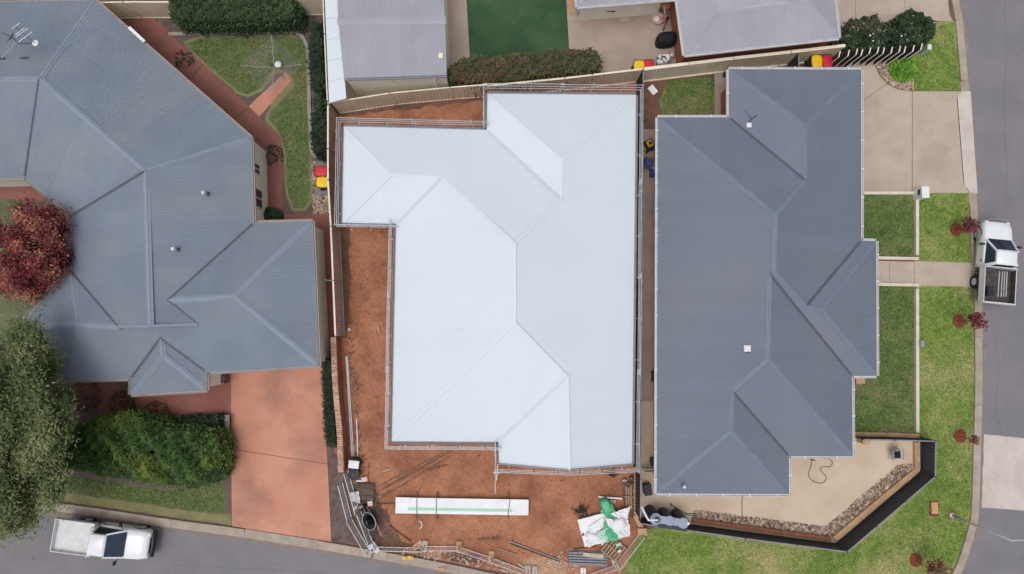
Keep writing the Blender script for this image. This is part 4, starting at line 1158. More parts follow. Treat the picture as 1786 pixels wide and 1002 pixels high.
for i, (c, r, lab) in enumerate([((1508, 60), (44, 32), 'broad white flowering shrub nearest the pale house'), ((1590, 52), (37, 33), 'white flowering shrub with russet leaves nearest the street'), ((1550, 66), (22, 22), 'small dark shrub between the two white flowering shrubs')]):
    poly = [(c[0] + r[0] * math.cos(a) * (1 + .2 * math.sin(3 * a + i)), c[1] + r[1] * math.sin(a) * (1 + .18 * math.cos(5 * a + i))) for a in [2 * math.pi * k / 16 for k in range(16)]]
    hedge('flowering_shrub', lab, poly, (1.8, 1.9, 1.4)[i], 'leaf_camellia', (6500, 5600, 1800)[i], .11, cat='shrub', seed=20 + i, zpx=1.2, lump=.25, round_=.7, flowers=(60, 48, 10)[i], petal=('petal', 'petal', 'petal')[i])
def tuft(name, label, c, r, h, m, n, size, seed, cat='plant'):
    b = P(*c); t = wthing(name, label, cat, (b.x, b.y, 0)); g = np.random.default_rng(seed)
    a = g.uniform(0, 6.283, n); rad = r * np.sqrt(g.random(n)) ; z = h * (1 - (rad / r) ** 2) * g.uniform(.5, 1, n) + .08
    leaf_mesh('leaves', np.stack([b.x + rad * np.cos(a), b.y + rad * np.sin(a), z], 1), size, m, t, seed, aspect=3.0, org=root_org(t))
    MB().tube([b, b + Vector((.02, 0, h * .6))], .02, 5).build('stem', M['trunk'], t)
    return t
tuft('strappy_plant', 'bright green strappy plant among the pale river stones', (1573, 121), .75, .5, 'leaf_bright', 900, .16, 31)
tuft('strappy_plant', 'green strappy plant tucked against the left house wall', (466, 381), .5, .7, 'leaf_hedge', 700, .16, 32)
tuft('strappy_plant', 'second green plant against the left house wall beside the path', (480, 380), .45, .6, 'leaf_hedge', 600, .15, 33)
tuft('creeping_plant', 'small creeping plant on the terracotta path by the lawn', (322, 104), .55, .05, 'leaf_dark', 70, .07, 34)
tuft('creeping_plant', 'sparse creeper beside the clothes line lawn and house corner', (478, 272), .6, .06, 'leaf_dark', 110, .07, 35)
tuft('small_weed', 'small green weed at the side path gate', (1140, 805), .22, .3, 'leaf_hedge', 130, .09, 36)
for i, (c, r, lab) in enumerate([((150, 690), .9, 'bare brown rose bush left of the terracotta step'), ((215, 705), .7, 'bare brown rose bush under the porch roof'), ((275, 722), .7, 'bare brown rose bush behind the round shrub')]):
    tuft('rose_bush', lab, c, r, .8, 'leaf_brown', 420, .08, 40 + i, 'shrub')

tree('olive_tree', 'grey-green feathery tree overhanging the street at the left', (10, 800), (10, 752), 5.0, (2.9, 4.7), 2.0, 'leaf_olive', 120000, .062, trunk_r=.22, seed=51, clumps=90, aspect=3.2, spread=.13)
tree('red_leaf_tree', 'crimson leafed tree beside the left house', (40, 440), (54, 434), 3.2, (2.1, 2.3), 1.1, 'leaf_red', 30000, .085, trunk_r=.14, seed=52, clumps=46, aspect=1.5, spread=.17)
# young street trees, each with its ring of bark
for i, (base, cr, zc, rad, m, n, lab, rl) in enumerate([
    ((1667, 401), (1692, 394), 1.3, .34, 'leaf_maroon', 230, 'young maroon leafed tree beside the parked ute', 'bark ring of the maroon tree beside the parked ute'),
    ((1671, 560), (1704, 560), 1.5, .38, 'leaf_maroon', 230, 'young maroon leafed tree below the parked ute', 'bark ring of the maroon tree below the parked ute'),
    ((1674, 761), (1700, 768), 1.4, .22, 'leaf_brown', 60, 'almost bare young tree near the concrete slab', 'red bark ring of the almost bare young tree'),
    ((1597, 977), (1632, 996), 1.7, .45, 'leaf_brown', 260, 'young brown leafed tree at the bottom corner', 'red bark ring of the brown tree at the bottom corner')]):
    ring = ragged([(P(*base).x + .34 * math.cos(a), P(*base).y + .38 * math.sin(a)) for a in [2 * math.pi * k / 14 for k in range(14)]], .04, .1, i)
    o = MB().prism(ring, .013, .05).build('bark_ring', M['bark_red']); tag(o, rl, 'bark ring', kind='structure')
    tree('street_tree', lab, base, cr, zc, (rad, rad), rad * .9, m, n, .11, trunk_r=.022, seed=60 + i, clumps=10, aspect=1.6, group='young street trees', spread=.45)
o = MB().prism(ragged([(P(1660, 898).x + .3 * math.cos(a), P(1660, 898).y + .3 * math.sin(a)) for a in [2 * math.pi * k / 14 for k in range(14)]], .05, .1, 3), .013, .03).build('bark_ring', M['dirt_dark']); tag(o, 'bare earth around the foot of the light pole', 'soil', kind='structure')

# grass blades over the lawns (too fine to count)
def grass(label, poly_px, n, m, seed, h=.025, holes=()):
    w = [(p.x, p.y) for p in (P(x, y) for x, y in poly_px)]
    g = np.random.default_rng(seed); xs = [p[0] for p in w]; ys = [p[1] for p in w]; pts = []
    rr = random.Random(seed)
    while len(pts) < n:
        x, y = rr.uniform(min(xs), max(xs)), rr.uniform(min(ys), max(ys))
        if inside(x, y, w) and not any(inside(x, y, q) for q in holes): pts.append((x, y, .015 + h * rr.random()))
    o = leaf_mesh('grass', np.array(pts), .055, m, None, seed, aspect=2.4, up=1.6)
    stuff(o, label, 'grass')
grass('short mown grass of the corner verge along the side street', [(1600, 338), (1687, 338), (1692, 455), (1602, 452)], 5200, 'grass_blade', 71)
grass('mown grass of the verge between low wall and kerb', [(1602, 502), (1696, 503), (1697, 680), (1694, 760), (1690, 886), (1684, 918), (1671, 963), (1655, 1001), (1600, 1010), (1400, 1010), (1100, 1010), (1122, 922), (1300, 946), (1478, 968), (1636, 836), (1634, 772), (1602, 770)], 30000, 'grass_blade', 72)
grass('patchy grass of the long shaded lawn', [(1500, 504), (1592, 505), (1593, 752), (1490, 752)], 7000, 'grass_blade_yard', 73)
grass('patchy grass of the lawn between driveway and path', [(1500, 344), (1592, 344), (1592, 446), (1500, 446)], 4200, 'grass_blade_yard', 74)
grass('grass of the square by the flowering shrubs', [(1594, 104), (1620, 90), (1640, 42), (1662, 41), (1672, 156), (1595, 157)], 3600, 'grass_blade', 75)
grass('grass blades of the clothes line lawn', [(330, 80), (352, 71), (440, 67), (526, 67), (536, 92), (538, 250), (538, 348), (528, 361), (514, 361), (506, 340), (500, 262), (491, 232), (472, 207), (515, 160), (512, 128), (480, 112), (452, 152), (432, 163), (417, 157), (345, 96)], 9000, 'grass_blade_yard', 76, holes=[[(P(x, y).x, P(x, y).y) for x, y in ((430, 190), (498, 122), (514, 140), (451, 209))]])
grass('grass blades of the small rear lawn', [(1168, 142), (1246, 135), (1246, 210), (1163, 210), (1154, 180)], 2600, 'grass_blade_yard', 77)
grass('grass blades of the strip before the round shrub', [(90, 832), (150, 836), (300, 858), (340, 852), (372, 836), (385, 840), (390, 868), (391, 890), (380, 895), (250, 877), (100, 855), (0, 845), (0, 822)], 4600, 'grass_blade_yard', 78)
# ------------------------------------------------------------------ things on the roofs
bpy.context.view_layer.update()
_dg = bpy.context.evaluated_depsgraph_get()
def hit(px, py):
    """the point of the built scene that this line of sight meets"""
    o = Vector((0, 0, H)); d = (P(px, py, 0) - o).normalized()
    ok, loc, *_ = scene.ray_cast(_dg, o, d)
    return loc if ok else P(px, py)

def roof_vent(house, px, py, r=.11, h=.4):
    p = hit(px, py); og = root_org(house)
    v = MB().lathe(p + Vector((0, 0, -.1)), [(r * .55, 0), (r * .55, h), (r * .5, h + .02)], 14).build('roof_vent', M['galv'], house, smooth=True)
    MB().lathe(p + Vector((0, 0, -.08)), [(r * 1.35, 0), (r * 1.25, .05), (r * .6, .1)], 16).build('vent_flashing', M['steel_dark'], v, org=og, smooth=True)
    MB().lathe(p + Vector((0, 0, h - .02)), [(r * .9, 0), (r * 1.0, .04), (r * .5, .14), (r * .05, .16)], 14).build('vent_cap', M['white_plastic'], v, org=og, smooth=True)
roof_vent(hC, 361, 339); roof_vent(hC, 309, 436); roof_vent(hB, 1190, 846, .09); 
p = hit(1303, 608)
v = MB().bbox(p + Vector((0, 0, .06)), (.34, .34, .14), b=.05).build('roof_vent', M['white_plastic'], hB)
MB().box(p + Vector((0, -.18, .05)), (.22, .03, .08)).build('vent_opening', M['black_plastic'], v, org=root_org(hB))
p = hit(1076, 160) + Vector((0, -.2, 0))

# television mast on the blue grey house
og = root_org(hC)
p = hit(22, 96); q = hit(42, 102); r_ = hit(10, 66)
topm = P(20, 64, 5.6)
an = MB().tube([hit(30, 72), topm], .03, 6).build('aerial_mast', M['galv'], hC)
for e in (hit(2, 103), hit(43, 102)):
    MB().tube([topm + Vector((0, 0, -.4)), e], .018, 5).build('stay', M['galv'], an, org=og)
    MB().box(e + Vector((0, 0, .04)), (.42, .09, .05)).build('foot', M['steel_dark'], an, org=og)
MB().tube([P(2, 57, 5.5), topm, P(33, 77, 5.5), P(65, 75, 5.4)], .022, 5).build('boom', M['steel_dark'], an, org=og)
bo = P(27, 47, 5.7), P(60, 75, 5.6)
MB().tube([bo[0], bo[1]], .018, 5).build('boom', M['steel_dark'], an, org=og)
for a, b in (((20, 51), (34, 41)), ((27, 61), (43, 49)), ((27, 65), (49, 50)), ((32, 74), (56, 56))):
    MB().tube([P(a[0], a[1], 5.7), P(b[0], b[1], 5.7)], .016, 5).build('aerial_element', M['white_plastic'], an, org=og)
MB().poly([P(11, 74, 5.5), P(20, 62, 5.6), P(24, 55, 5.6), P(22, 66, 5.5)]).build('reflector', M['steel_dark'], an, org=og)
MB().lathe(P(64, 77, 5.35), [(.05, 0), (.13, .05), (.15, .1)], 14).build('amplifier', M['white_plastic'], an, org=og)
# aerial and dish on the grey house
og = root_org(hB)
a0 = hit(1307, 212)
an = MB().tube([a0, a0 + Vector((.12, .1, .75))], .022, 6).build('aerial_mast', M['steel_dark'], hB)
MB().tube([P(1299, 192, 4.6), P(1311, 208, 4.6)], .018, 5).build('boom', M['steel_dark'], an, org=og)
MB().bbox(hit(1305, 220) + Vector((0, 0, .12)), (.26, .24, .12), b=.03).build('receiver', M['white_plastic'], an, org=og)
# rusty downpipe bracket and cable on the left house wall
MB().tube([P(441, 355, 2.2), P(455, 365, 1.2)], .02, 6).build('cable', M['steel_dark'], hC)
MB().bar(P(559, 488, 1.6), P(581, 490, 1.7), .05, .05).build('gate_bar', M['hdpe_blue_grey'], hC)

# ------------------------------------------------------------------ vehicles
def rounded(hw, zt, zb, r1=.14):
    return [(-hw, zb), (-hw - .01, (zb + zt) / 2), (-hw + .02, zt - .10), (-hw + .10, zt - .02), (-hw * .5, zt + .01), (0, zt + .02), (hw * .5, zt + .01), (hw - .10, zt - .02), (hw - .02, zt - .10), (hw + .01, (zb + zt) / 2), (hw, zb)]
def loft(secs):
    """secs: list of (x, [(y, z)...])"""
    n = len(secs[0][1]); vs, fs = [], []
    for x, pr in secs:
        for y, z in pr: vs.append((x, y, z))
    for i in range(len(secs) - 1):
        for k in range(n - 1):
            fs.append((i * n + k, (i + 1) * n + k, (i + 1) * n + k + 1, i * n + k + 1))
        fs.append((i * n + n - 1, (i + 1) * n + n - 1, (i + 1) * n, i * n))
    fs.append(tuple(range(n))); fs.append(tuple((len(secs) - 1) * n + k for k in range(n - 1, -1, -1)))
    return MB().add(vs, fs)

def ute(label, loc, rz, L=5.4, dark_tray=False, bull=True):
    t = thing('utility_truck', label, 'ute', loc, rz, 'utes parked in the street')
    f = L / 5.4
    X = lambda x: x * f
    body = loft([(X(-.42), rounded(.84, 1.08, .40)), (X(.2), rounded(.87, 1.09, .40)), (X(1.2), rounded(.88, 1.09, .40)), (X(1.6), rounded(.87, 1.07, .42)), (X(2.1), rounded(.85, 1.02, .44)), (X(2.38), rounded(.79, .95, .46)), (X(2.52), rounded(.68, .86, .48))]).build('body', M['car_white'], t, smooth=True)
    # cab glass house
    bx0, bx1, tx0, tx1 = X(-.38), X(1.28), X(-.30), X(.52)
    hb, ht, zb, zt = .80, .63, 1.06, 1.66
    vs = [(bx0, -hb, zb), (bx1, -hb * .96, zb), (bx1 + .07, 0, zb), (bx1, hb * .96, zb), (bx0, hb, zb), (tx0, -ht, zt), (tx1, -ht, zt), (tx1 + .06, 0, zt), (tx1, ht, zt), (tx0, ht, zt)]
    MB().add(vs, [(1, 2, 7, 6), (2, 3, 8, 7)]).build('windscreen', M['car_glass'], t)
    MB().add(vs, [(0, 1, 6, 5)]).build('side_window', M['car_glass'], t)
    MB().add(vs, [(3, 4, 9, 8)]).build('side_window', M['car_glass'], t)
    MB().add(vs, [(4, 0, 5, 9)]).build('rear_window', M['car_glass'], t)
    loft([(tx0 - .05, [(-ht + .06, zt), (-ht + .10, zt + .05), (0, zt + .06), (ht - .10, zt + .05), (ht - .06, zt)]), (tx0 + .05, [(-ht - .03, zt - .01), (-ht + .08, zt + .07), (0, zt + .10), (ht - .08, zt + .07), (ht + .03, zt - .01)]),
          (tx1 - .1, [(-ht - .03, zt - .01), (-ht + .08, zt + .07), (0, zt + .10), (ht - .08, zt + .07), (ht + .03, zt - .01)]), (tx1 + .06, [(-ht + .02, zt), (-ht + .10, zt + .03), (0, zt + .04), (ht - .10, zt + .03), (ht - .02, zt)])]).build('cab_roof', M['car_white'], t, smooth=True)
    for s in (-1, 1):
        MB().bar((bx1 + .01, s * hb * .96, zb), (tx1, s * (ht + .01), zt + .02), .09, .07).build('pillar', M['car_white'], t)
        MB().bar((bx0 + .02, s * hb, zb), (tx0 + .02, s * (ht + .01), zt), .16, .07).build('pillar', M['car_white'], t)
        d = MB().box((X(.35), s * .893, .8), (X(1.15), .015, .5)).build('door', M['car_white'], t)
        MB().bbox((X(-.05), s * .915, .93), (.18, .03, .05)).build('handle', M['black_plastic'], d)
        mi = MB().tube([(X(1.02), s * .86, 1.1), (X(.98), s * 1.02, 1.16)], .025, 6).build('mirror', M['black_plastic'], t)
        MB().bbox((X(.94), s * 1.1, 1.2), (.1, .22, .2), b=.03).build('mirror_head', M['black_plastic'], mi)
        MB().bbox((X(2.40), s * .64, .84), (.24, .22, .16), b=.05).build('headlight', M['lamp_glass'], t)
        MB().box((X(-2.66), s * .7, .78), (.04, .26, .1)).build('tail_light', M['lamp_red'], t)
        for x in (1.72, -1.35):
            w = MB().tube([(X(x), s * .62, .36), (X(x), s * .82, .36)], .36, 22).build('wheel', M['rubber'], t)
            MB().tube([(X(x), s * .815, .36), (X(x), s * .826, .36)], .2, 16).build('rim', M['galv'], w)
            MB().tube([(X(x) + .42 * math.cos(a), s * .86, .38 + .42 * math.sin(a)) for a in [math.pi * k / 8 for k in range(9)]], .035, 5).build('wheel_arch', M['black_plastic'], t)
    MB().box((X(2.53), 0, .78), (.05, .9, .18)).build('grille', M['black_plastic'], t)
    MB().bbox((X(2.56), 0, .52), (.16, 1.5, .24), b=.06).build('bumper', M['black_plastic' if bull else 'chrome'], t)
    if bull: MB().tube([(X(2.45), -.72, .5), (X(2.66), -.55, .88), (X(2.72), 0, .92), (X(2.66), .55, .88), (X(2.45), .72, .5)], .04, 8).build('bull_bar', M['steel_dark'], t)
    else: MB().tube([(X(2.45), -.72, .5), (X(2.62), -.6, .92), (X(2.66), 0, .94), (X(2.62), .6, .92), (X(2.45), .72, .5)], .035, 8).build('bull_bar', M['chrome'], t)
    t.scale = (1, .92, 1)
    MB().box((X(1.30), 0, 1.11), (.07, 1.35, .02)).build('wiper_cowl', M['black_plastic'], t)
    MB().box((X(-1.1), 0, .62), (X(3.0), .8, .2)).build('chassis', M['steel_dark'], t)
    x0, x1 = X(-2.68), X(-.50)
    mt = 'tray_liner' if dark_tray else 'tray_white'
    fl = MB().box(((x0 + x1) / 2, 0, .88), (x1 - x0, 1.84, .08)).build('tray_floor', M[mt], t)
    hs_ = .42 if dark_tray else .26
    for s in (-1, 1): MB().bbox(((x0 + x1) / 2, s * .925, .90 + hs_ / 2), (x1 - x0, .045, hs_), b=.01).build('tray_side', M['tray_white'], t)
    MB().bbox((x0 - .025, 0, .90 + hs_ / 2), (.045, 1.9, hs_), b=.01).build('tailgate', M['tray_white'], t)
    hbd = MB().bbox((x1 + .03, 0, .92 + hs_ / 2), (.05, 1.9, hs_ + .06), b=.01).build('headboard', M['tray_white'], t)
    for s in (-1, 1): MB().tube([(x1 + .04, s * .8, .9), (x1 + .04, s * .8, 1.5 if not dark_tray else 1.35)], .03, 6).build('rack_post', M['tray_white'], hbd)
    MB().tube([(x1 + .04, -.85, 1.5 if not dark_tray else 1.36), (x1 + .04, .85, 1.5 if not dark_tray else 1.36)], .035, 6).build('rack_bar', M['tray_white'], hbd)
    if dark_tray:
        MB().tube([(x0, -.92, 1.36), (x0, .92, 1.36)], .035, 6).build('rear_rack_bar', M['tray_white'], t)
        for s in (-1, 1): MB().tube([(x0, s * .9, .9), (x0, s * .9, 1.36)], .03, 6).build('rack_post', M['tray_white'], t)
        for s in (-1, 1): MB().box(((x0 + x1) / 2, s * .895, .90 + hs_ / 2), (x1 - x0 - .1, .012, hs_ - .03)).build('tray_lining', M['tray_liner'], t)
    return t
def vloc(px, py, z=.9):
    p = P(px, py, z); return (p.x, p.y, 0.012)
pa, pb = P(99, 931, .9), P(268, 951, .7)
c = (pa + pb) / 2
ute('white ute with an empty white tray parked at the bottom left', (c.x, c.y, .012), math.atan2(pb.y - pa.y, pb.x - pa.x), L=(pb - pa).length + .05)
pa, pb = P(1734, 529, .95), P(1736, 384, .7)
c = (pa + pb) / 2
ute2 = ute('white ute with a dark loaded tray parked in the side street', (c.x, c.y, .012), math.atan2(pb.y - pa.y, pb.x - pa.x), L=(pb - pa).length + .05, dark_tray=True, bull=False)
# what lies in the tray
for i, (x, w, lab) in enumerate([(1748, .05, 'leftmost aluminium rail of the four lying in the ute tray'), (1753, .05, 'second aluminium rail from the left in the ute tray'), (1757, .05, 'third aluminium rail from the left in the ute tray'), (1761, .06, 'rightmost aluminium rail lying in the ute tray')]):
    o = MB().bar(P(x - 8 + i * .4, 518, .97), P(x - 5, 474, .97), w, .05).build('aluminium_rail', M['galv']); tag(o, lab, 'rail', 'rails in the ute tray')
o = MB().bbox(P(1726, 508, 1.05), (.35, .5, .25), b=.04).build('tool_box', M['black_plastic']); tag(o, 'black tool box in the rear corner of the dark tray', 'tool box')
o = MB().bbox(P(1724, 470, 1.04), (.4, .3, .22), b=.04).build('crate', M['steel_dark']); tag(o, 'dark crate at the cab end of the loaded tray', 'crate')

# ------------------------------------------------------------------ bins, letterboxes, small yard things
def bin_(label, px, py, lid, rz=0.0, z=1.05):
    p = P(px, py, z); t = thing('wheelie_bin', label, 'bin', (p.x, p.y, .03), rz, 'wheelie bins')
    loft_pts = []
    b = MB(); lo, hi = (.22, .25), (.29, .36)
    vs = [(-lo[0], -lo[1], .06), (lo[0], -lo[1], .06), (lo[0], lo[1], .06), (-lo[0], lo[1], .06), (-hi[0], -hi[1], .98), (hi[0], -hi[1], .98), (hi[0], hi[1], .98), (-hi[0], hi[1], .98)]
    b.add(vs, [(3, 2, 1, 0), (4, 5, 6, 7), (0, 1, 5, 4), (1, 2, 6, 5), (2, 3, 7, 6), (3, 0, 4, 7)]).build('body', M['bin_body'], t)
    l = MB()
    rings = [(.30, .37, .985), (.30, .37, 1.02), (.25, .31, 1.07), (.12, .16, 1.09)]
    vs = []; n = 12
    for rx, ry, zz in rings:
        for k in range(n):
            a = 2 * math.pi * (k + .5) / n; ca, sa = math.cos(a), math.sin(a)
            e = (abs(ca) ** 5 + abs(sa) ** 5) ** (-1 / 5)
            vs.append((rx * ca * e, ry * sa * e, zz))
    fs = [(r * n + k, r * n + (k + 1) % n, (r + 1) * n + (k + 1) % n, (r + 1) * n + k) for r in range(3) for k in range(n)] + [tuple(3 * n + k for k in range(n))]
    l.add(vs, fs).build('lid', M[lid], t)
    MB().tube([(-.26, .40, .98), (.26, .40, .98)], .022, 8).build('handle', M['bin_body'], t)
    for s in (-1, 1): MB().tube([(s * .2, .3, .1), (s * .26, .3, .1)], .1, 14).build('wheel', M['rubber'], t)
bin_('red lidded wheelie bin beside the left fence', 560, 299, 'bin_red', R(90))
bin_('yellow lidded wheelie bin beside the left fence', 563, 318, 'bin_yellow', R(90))
bin_('yellow lidded wheelie bin behind the grey house', 1425, 107, 'bin_yellow')
bin_('red lidded wheelie bin behind the grey house', 1443, 108, 'bin_red')
bin_('yellow lidded bin half hidden behind the rear fence', 1115, 117, 'bin_yellow')
bin_('red lidded bin half hidden behind the rear fence', 1132, 116, 'bin_red')

# rotary clothes line
b0 = P(496, 138); zt = 1.95; hub = Vector((b0.x, b0.y, zt)); 
t = wthing('clothes_line', 'rotary clothes line with square wires on the left lawn', 'clothes line', (b0.x, b0.y, 0))
MB().tube([b0, hub], .035, 8).build('pole', M['galv'], t)
MB().lathe(hub + Vector((0, 0, -.05)), [(.07, 0), (.09, .06), (.03, .14)], 12).build('hub', M['steel_dark'], t)
crn = []
cpx = [(474, 70), (540, 113), (428, 124)]
cs = [P(x, y, 1.95) for x, y in cpx]
Rr = sum(((c - hub).length for c in cs)) / 3
an0 = math.atan2(cs[0].y - hub.y, cs[0].x - hub.x)
tips = [hub + Vector((Rr * math.cos(an0 + k * math.pi / 2), Rr * math.sin(an0 + k * math.pi / 2), .05)) for k in range(4)]
for e in tips: MB().tube([hub + Vector((0, 0, -.35)), e], .011, 6).build('arm', M['galv'], t)
for k in range(8):
    f = 1 - k * .095
    for i in range(4):
        a, b = hub.lerp(tips[i], f), hub.lerp(tips[(i + 1) % 4], f)
        MB().tube([a, a.lerp(b, .5) + Vector((0, 0, -.03)), b], .006, 4).build('wire', M['gutter_grey'], t)
t2 = wthing('peg_bucket', 'white round peg bucket beside the clothes line pole', 'bucket', P(489, 117))
MB().lathe(P(489, 117), [(.15, .02), (.19, .34), (.2, .36)], 18).build('bucket', M['white_plastic'], t2, smooth=True)
MB().lathe(P(489, 117), [(.2, .361), (.19, .39), (.05, .4)], 18).build('lid', M['white_plastic'], t2, smooth=True)

# white sheet on the soil of the small rear yard
o = MB().box(P(1138, 158) + Vector((0, 0, .07)), (.36, .52, .06), R(38)).build('offcut_board', M['white_sheet']); tag(o, 'small white board lying on the bare soil of the rear yard', 'board')

# side passage of the grey house
t = wthing('mower', 'yellow and black lawn mower in the side passage', 'mower', P(1131, 256))
p = P(1131, 256); rz = R(25); m3 = Matrix.Rotation(rz, 3, 'Z')
MB().bbox(p + Vector((0, 0, .28)), (.46, .62, .22), rz, .06).build('deck', M['black_plastic'], t)
MB().bbox(p + m3 @ Vector((0, .05, .47)), (.32, .36, .2), rz, .07).build('engine_cover', M['bin_yellow'], t)
MB().lathe(p + m3 @ Vector((0, .05, .57)), [(.1, 0), (.1, .04), (.04, .06)], 14).build('starter_cap', M['black_plastic'], t)
for sx in (-1, 1):
    for sy in (-1, 1):
        c0 = p + m3 @ Vector((sx * .25, sy * .26, .1)); MB().tube([c0, c0 + m3 @ Vector((sx * .06, 0, 0))], .1, 12).build('wheel', M['rubber'], t)
    MB().tube([p + m3 @ Vector((sx * .18, -.28, .35)), p + m3 @ Vector((sx * .18, -.75, .8))], .014, 6).build('handle_bar', M['galv'], t)
MB().tube([p + m3 @ Vector((-.18, -.75, .8)), p + m3 @ Vector((.18, -.75, .8))], .016, 6).build('grip', M['black_plastic'], t)
def folding_chair(label, px, py, rz, m, mf='steel_dark', cat='chair'):
    p = P(px, py); t = thing('outdoor_chair', label, cat, (p.x, p.y, .02), rz)
    MB().bbox((0, 0, .42), (.5, .46, .04), b=.01).build('seat', M[m], t)
    MB().box((0, .27, .68), (.5, .03, .46), rot=Matrix.Rotation(R(-14), 3, 'X')).build('backrest', M[m], t)
    for sx in (-1, 1):
        for y0, y1 in ((-.22, -.26), (.22, .28)): MB().tube([(sx * .23, y1, 0), (sx * .23, y0, .42)], .015, 6).build('leg', M[mf], t)
        MB().bar((sx * .27, -.25, .62), (sx * .27, .25, .64), .05, .03).build('armrest', M[mf], t)
        MB().tube([(sx * .27, -.23, .42), (sx * .27, -.23, .62)], .014, 6).build('arm_post', M[mf], t)
    return t
folding_chair('blue folding chair leaning in the side passage', 1128, 290, R(75), 'blue_plastic')
t = wthing('blue_tub', 'dark blue plastic tub against the grey house wall', 'tub', P(1140, 304))
MB().bbox(P(1140, 304) + Vector((0, 0, .2)), (.5, .42, .34), b=.02).build('tub', M['blue_plastic'], t); MB().bbox(P(1140, 300) + Vector((0, .1, .4)), (.62, .1, .05), b=.01).build('rim', M['galv'], t)
t = wthing('air_conditioner', 'white air conditioner unit on the side wall of the grey house', 'air conditioner', P(1141, 355))
p = P(1147, 355, .7)
MB().bbox(p, (.34, .9, .68), b=.03).build('case', M['white_plastic'], t)
MB().lathe(p + Vector((-.175, 0, 0)) , [(.02, -.01), (.02, .01)], 10).build('fan_hub', M['black_plastic'], t)
for k in range(8): MB().box(p + Vector((-.178, 0, -.24 + k * .07)), (.012, .74, .014)).build('grille_bar', M['gutter_grey'], t)
t = wthing('wire_rack', 'grey wire clothes rack in the side passage', 'rack', P(1135, 355))
for k in range(7): MB().tube([P(1131 + k * 1.4, 345, .8), P(1131 + k * 1.4, 368, .8)], .01, 5).build('rail', M['galv'], t)
for y in (345, 368): MB().tube([P(1131, y, .8), P(1139.5, y, .8)], .012, 5).build('end_bar', M['galv'], t)
for x, y in ((1131, 345), (1139.5, 345), (1131, 368), (1139.5, 368)): MB().tube([P(x, y, .8), Vector((P(x, y, .8).x, P(x, y, .8).y, .02))], .012, 5).build('leg', M['galv'], t)
t = wthing('meter_box', 'dark grey meter box half way along the side path', 'box', P(1138, 656)); MB().bbox(P(1139, 656) + Vector((0, 0, .5)), (.22, .6, 1.0), b=.02).build('case', M['fence_char'], t); MB().box(P(1139, 656) + Vector((-.115, 0, .6)), (.02, .5, .6)).build('door', M['steel_dark'], t)
t = wthing('side_gate', 'low black gate across the side path', 'gate', P(1131, 815))
for z in (.2, 1.0): MB().bar(P(1118, 815) + Vector((0, 0, z)), P(1146, 815) + Vector((0, 0, z)), .05, .05).build('rail', M['steel_dark'], t)
for k in range(6): MB().tube([P(1120 + k * 4.8, 815) + Vector((0, 0, .05)), P(1120 + k * 4.8, 815) + Vector((0, 0, 1.05))], .015, 6).build('bar', M['steel_dark'], t)
t = wthing('black_crate', 'black crate in the courtyard corner by the dark fence', 'crate', P(1127, 851)); p = P(1127, 851)
MB().bbox(p + Vector((0, 0, .25)), (.38, .55, .46), R(8), .03).build('crate', M['black_plastic'], t); MB().bbox(p + Vector((0, 0, .5)), (.42, .6, .05), R(8), .02).build('lid', M['black_plastic'], t)

# slim water tank with its pipes
t = wthing('water_tank', 'slim blue-grey water tank with three rounded lobes by the corner fence', 'water tank', P(1166, 893))
zt = 1.6
lobes = [(1144, 906, .33), (1168, 909, .28), (1192, 913, .31)]
for a, b in zip(lobes, lobes[1:]):
    MB().bar(P(a[0], a[1], zt / 2), P(b[0], b[1], zt / 2), .42, zt - .06).build('web', M['tank'], t)
    qa, qb = P(a[0], a[1], zt), P(b[0], b[1], zt)
    MB().bar(qa + Vector((0, 0, -.02)), qb + Vector((0, 0, -.02)), .40, .02).build('web_top', M['tank_top_lit'], t)
for k, (x, y, r) in enumerate(lobes):
    p = P(x, y, zt); lb = MB().lathe((p.x, p.y, .02), [(r, 0), (r, zt - .06), (r - .03, zt - .03)], 22).build('lobe', M['tank'], t, smooth=False)
    MB().lathe((p.x, p.y, zt - .012), [(r - .02, 0), (r - .04, .02), (.1, .03)], 22).build('lobe_top', M['tank_top_lit'], lb, org=root_org(t))
p = P(1146, 906.5, zt)
MB().lathe(p, [(.2, .0), (.2, .04), (.15, .05)], 18).build('inlet_ring', M['hdpe_blue_grey'], t); MB().lathe(p + Vector((0, 0, .05)), [(.14, 0), (.14, .012)], 18).build('strainer', M['black_plastic'], t)
t = wthing('inlet_pipe', 'white downpipe elbow feeding the water tank from the left', 'pipe', P(1131, 907))
MB().tube(smooth_line([P(1119, 884, 1.9), P(1130, 906, 2.0), P(1133, 907.5, 2.0), P(1146, 907.5, 2.0), P(1147, 907.5, 1.8)], 3), .05, 10).build('pipe', M['white_plastic'], t)
t = wthing('overflow_pipe', 'white overflow pipe at the right end of the water tank', 'pipe', P(1198, 905))
MB().tube([P(1187, 894, .2), P(1198, 910, 1.5), P(1200, 913, 1.6)], .045, 10).build('pipe', M['white_plastic'], t); MB().lathe(P(1200, 913, 1.58), [(.07, 0), (.07, .08)], 12).build('elbow', M['white_plastic'], t)
def hose(label, pts, r, m, name='garden_hose', z=.04):
    o = MB().tube(smooth_line([P(x, y, z) for x, y in pts], 6), r, 6).build(name, M[m]); tag(o, label, 'hose')
hose('green garden hose trailing behind the water tank', [(1168, 880), (1176, 884), (1186, 890), (1198, 896), (1208, 896), (1222, 897), (1246, 899)], .028, 'hose_green')
hose('second green hose looped at the courtyard stones', [(1170, 878), (1180, 889), (1196, 898), (1212, 900), (1215, 908)], .024, 'hose_green')
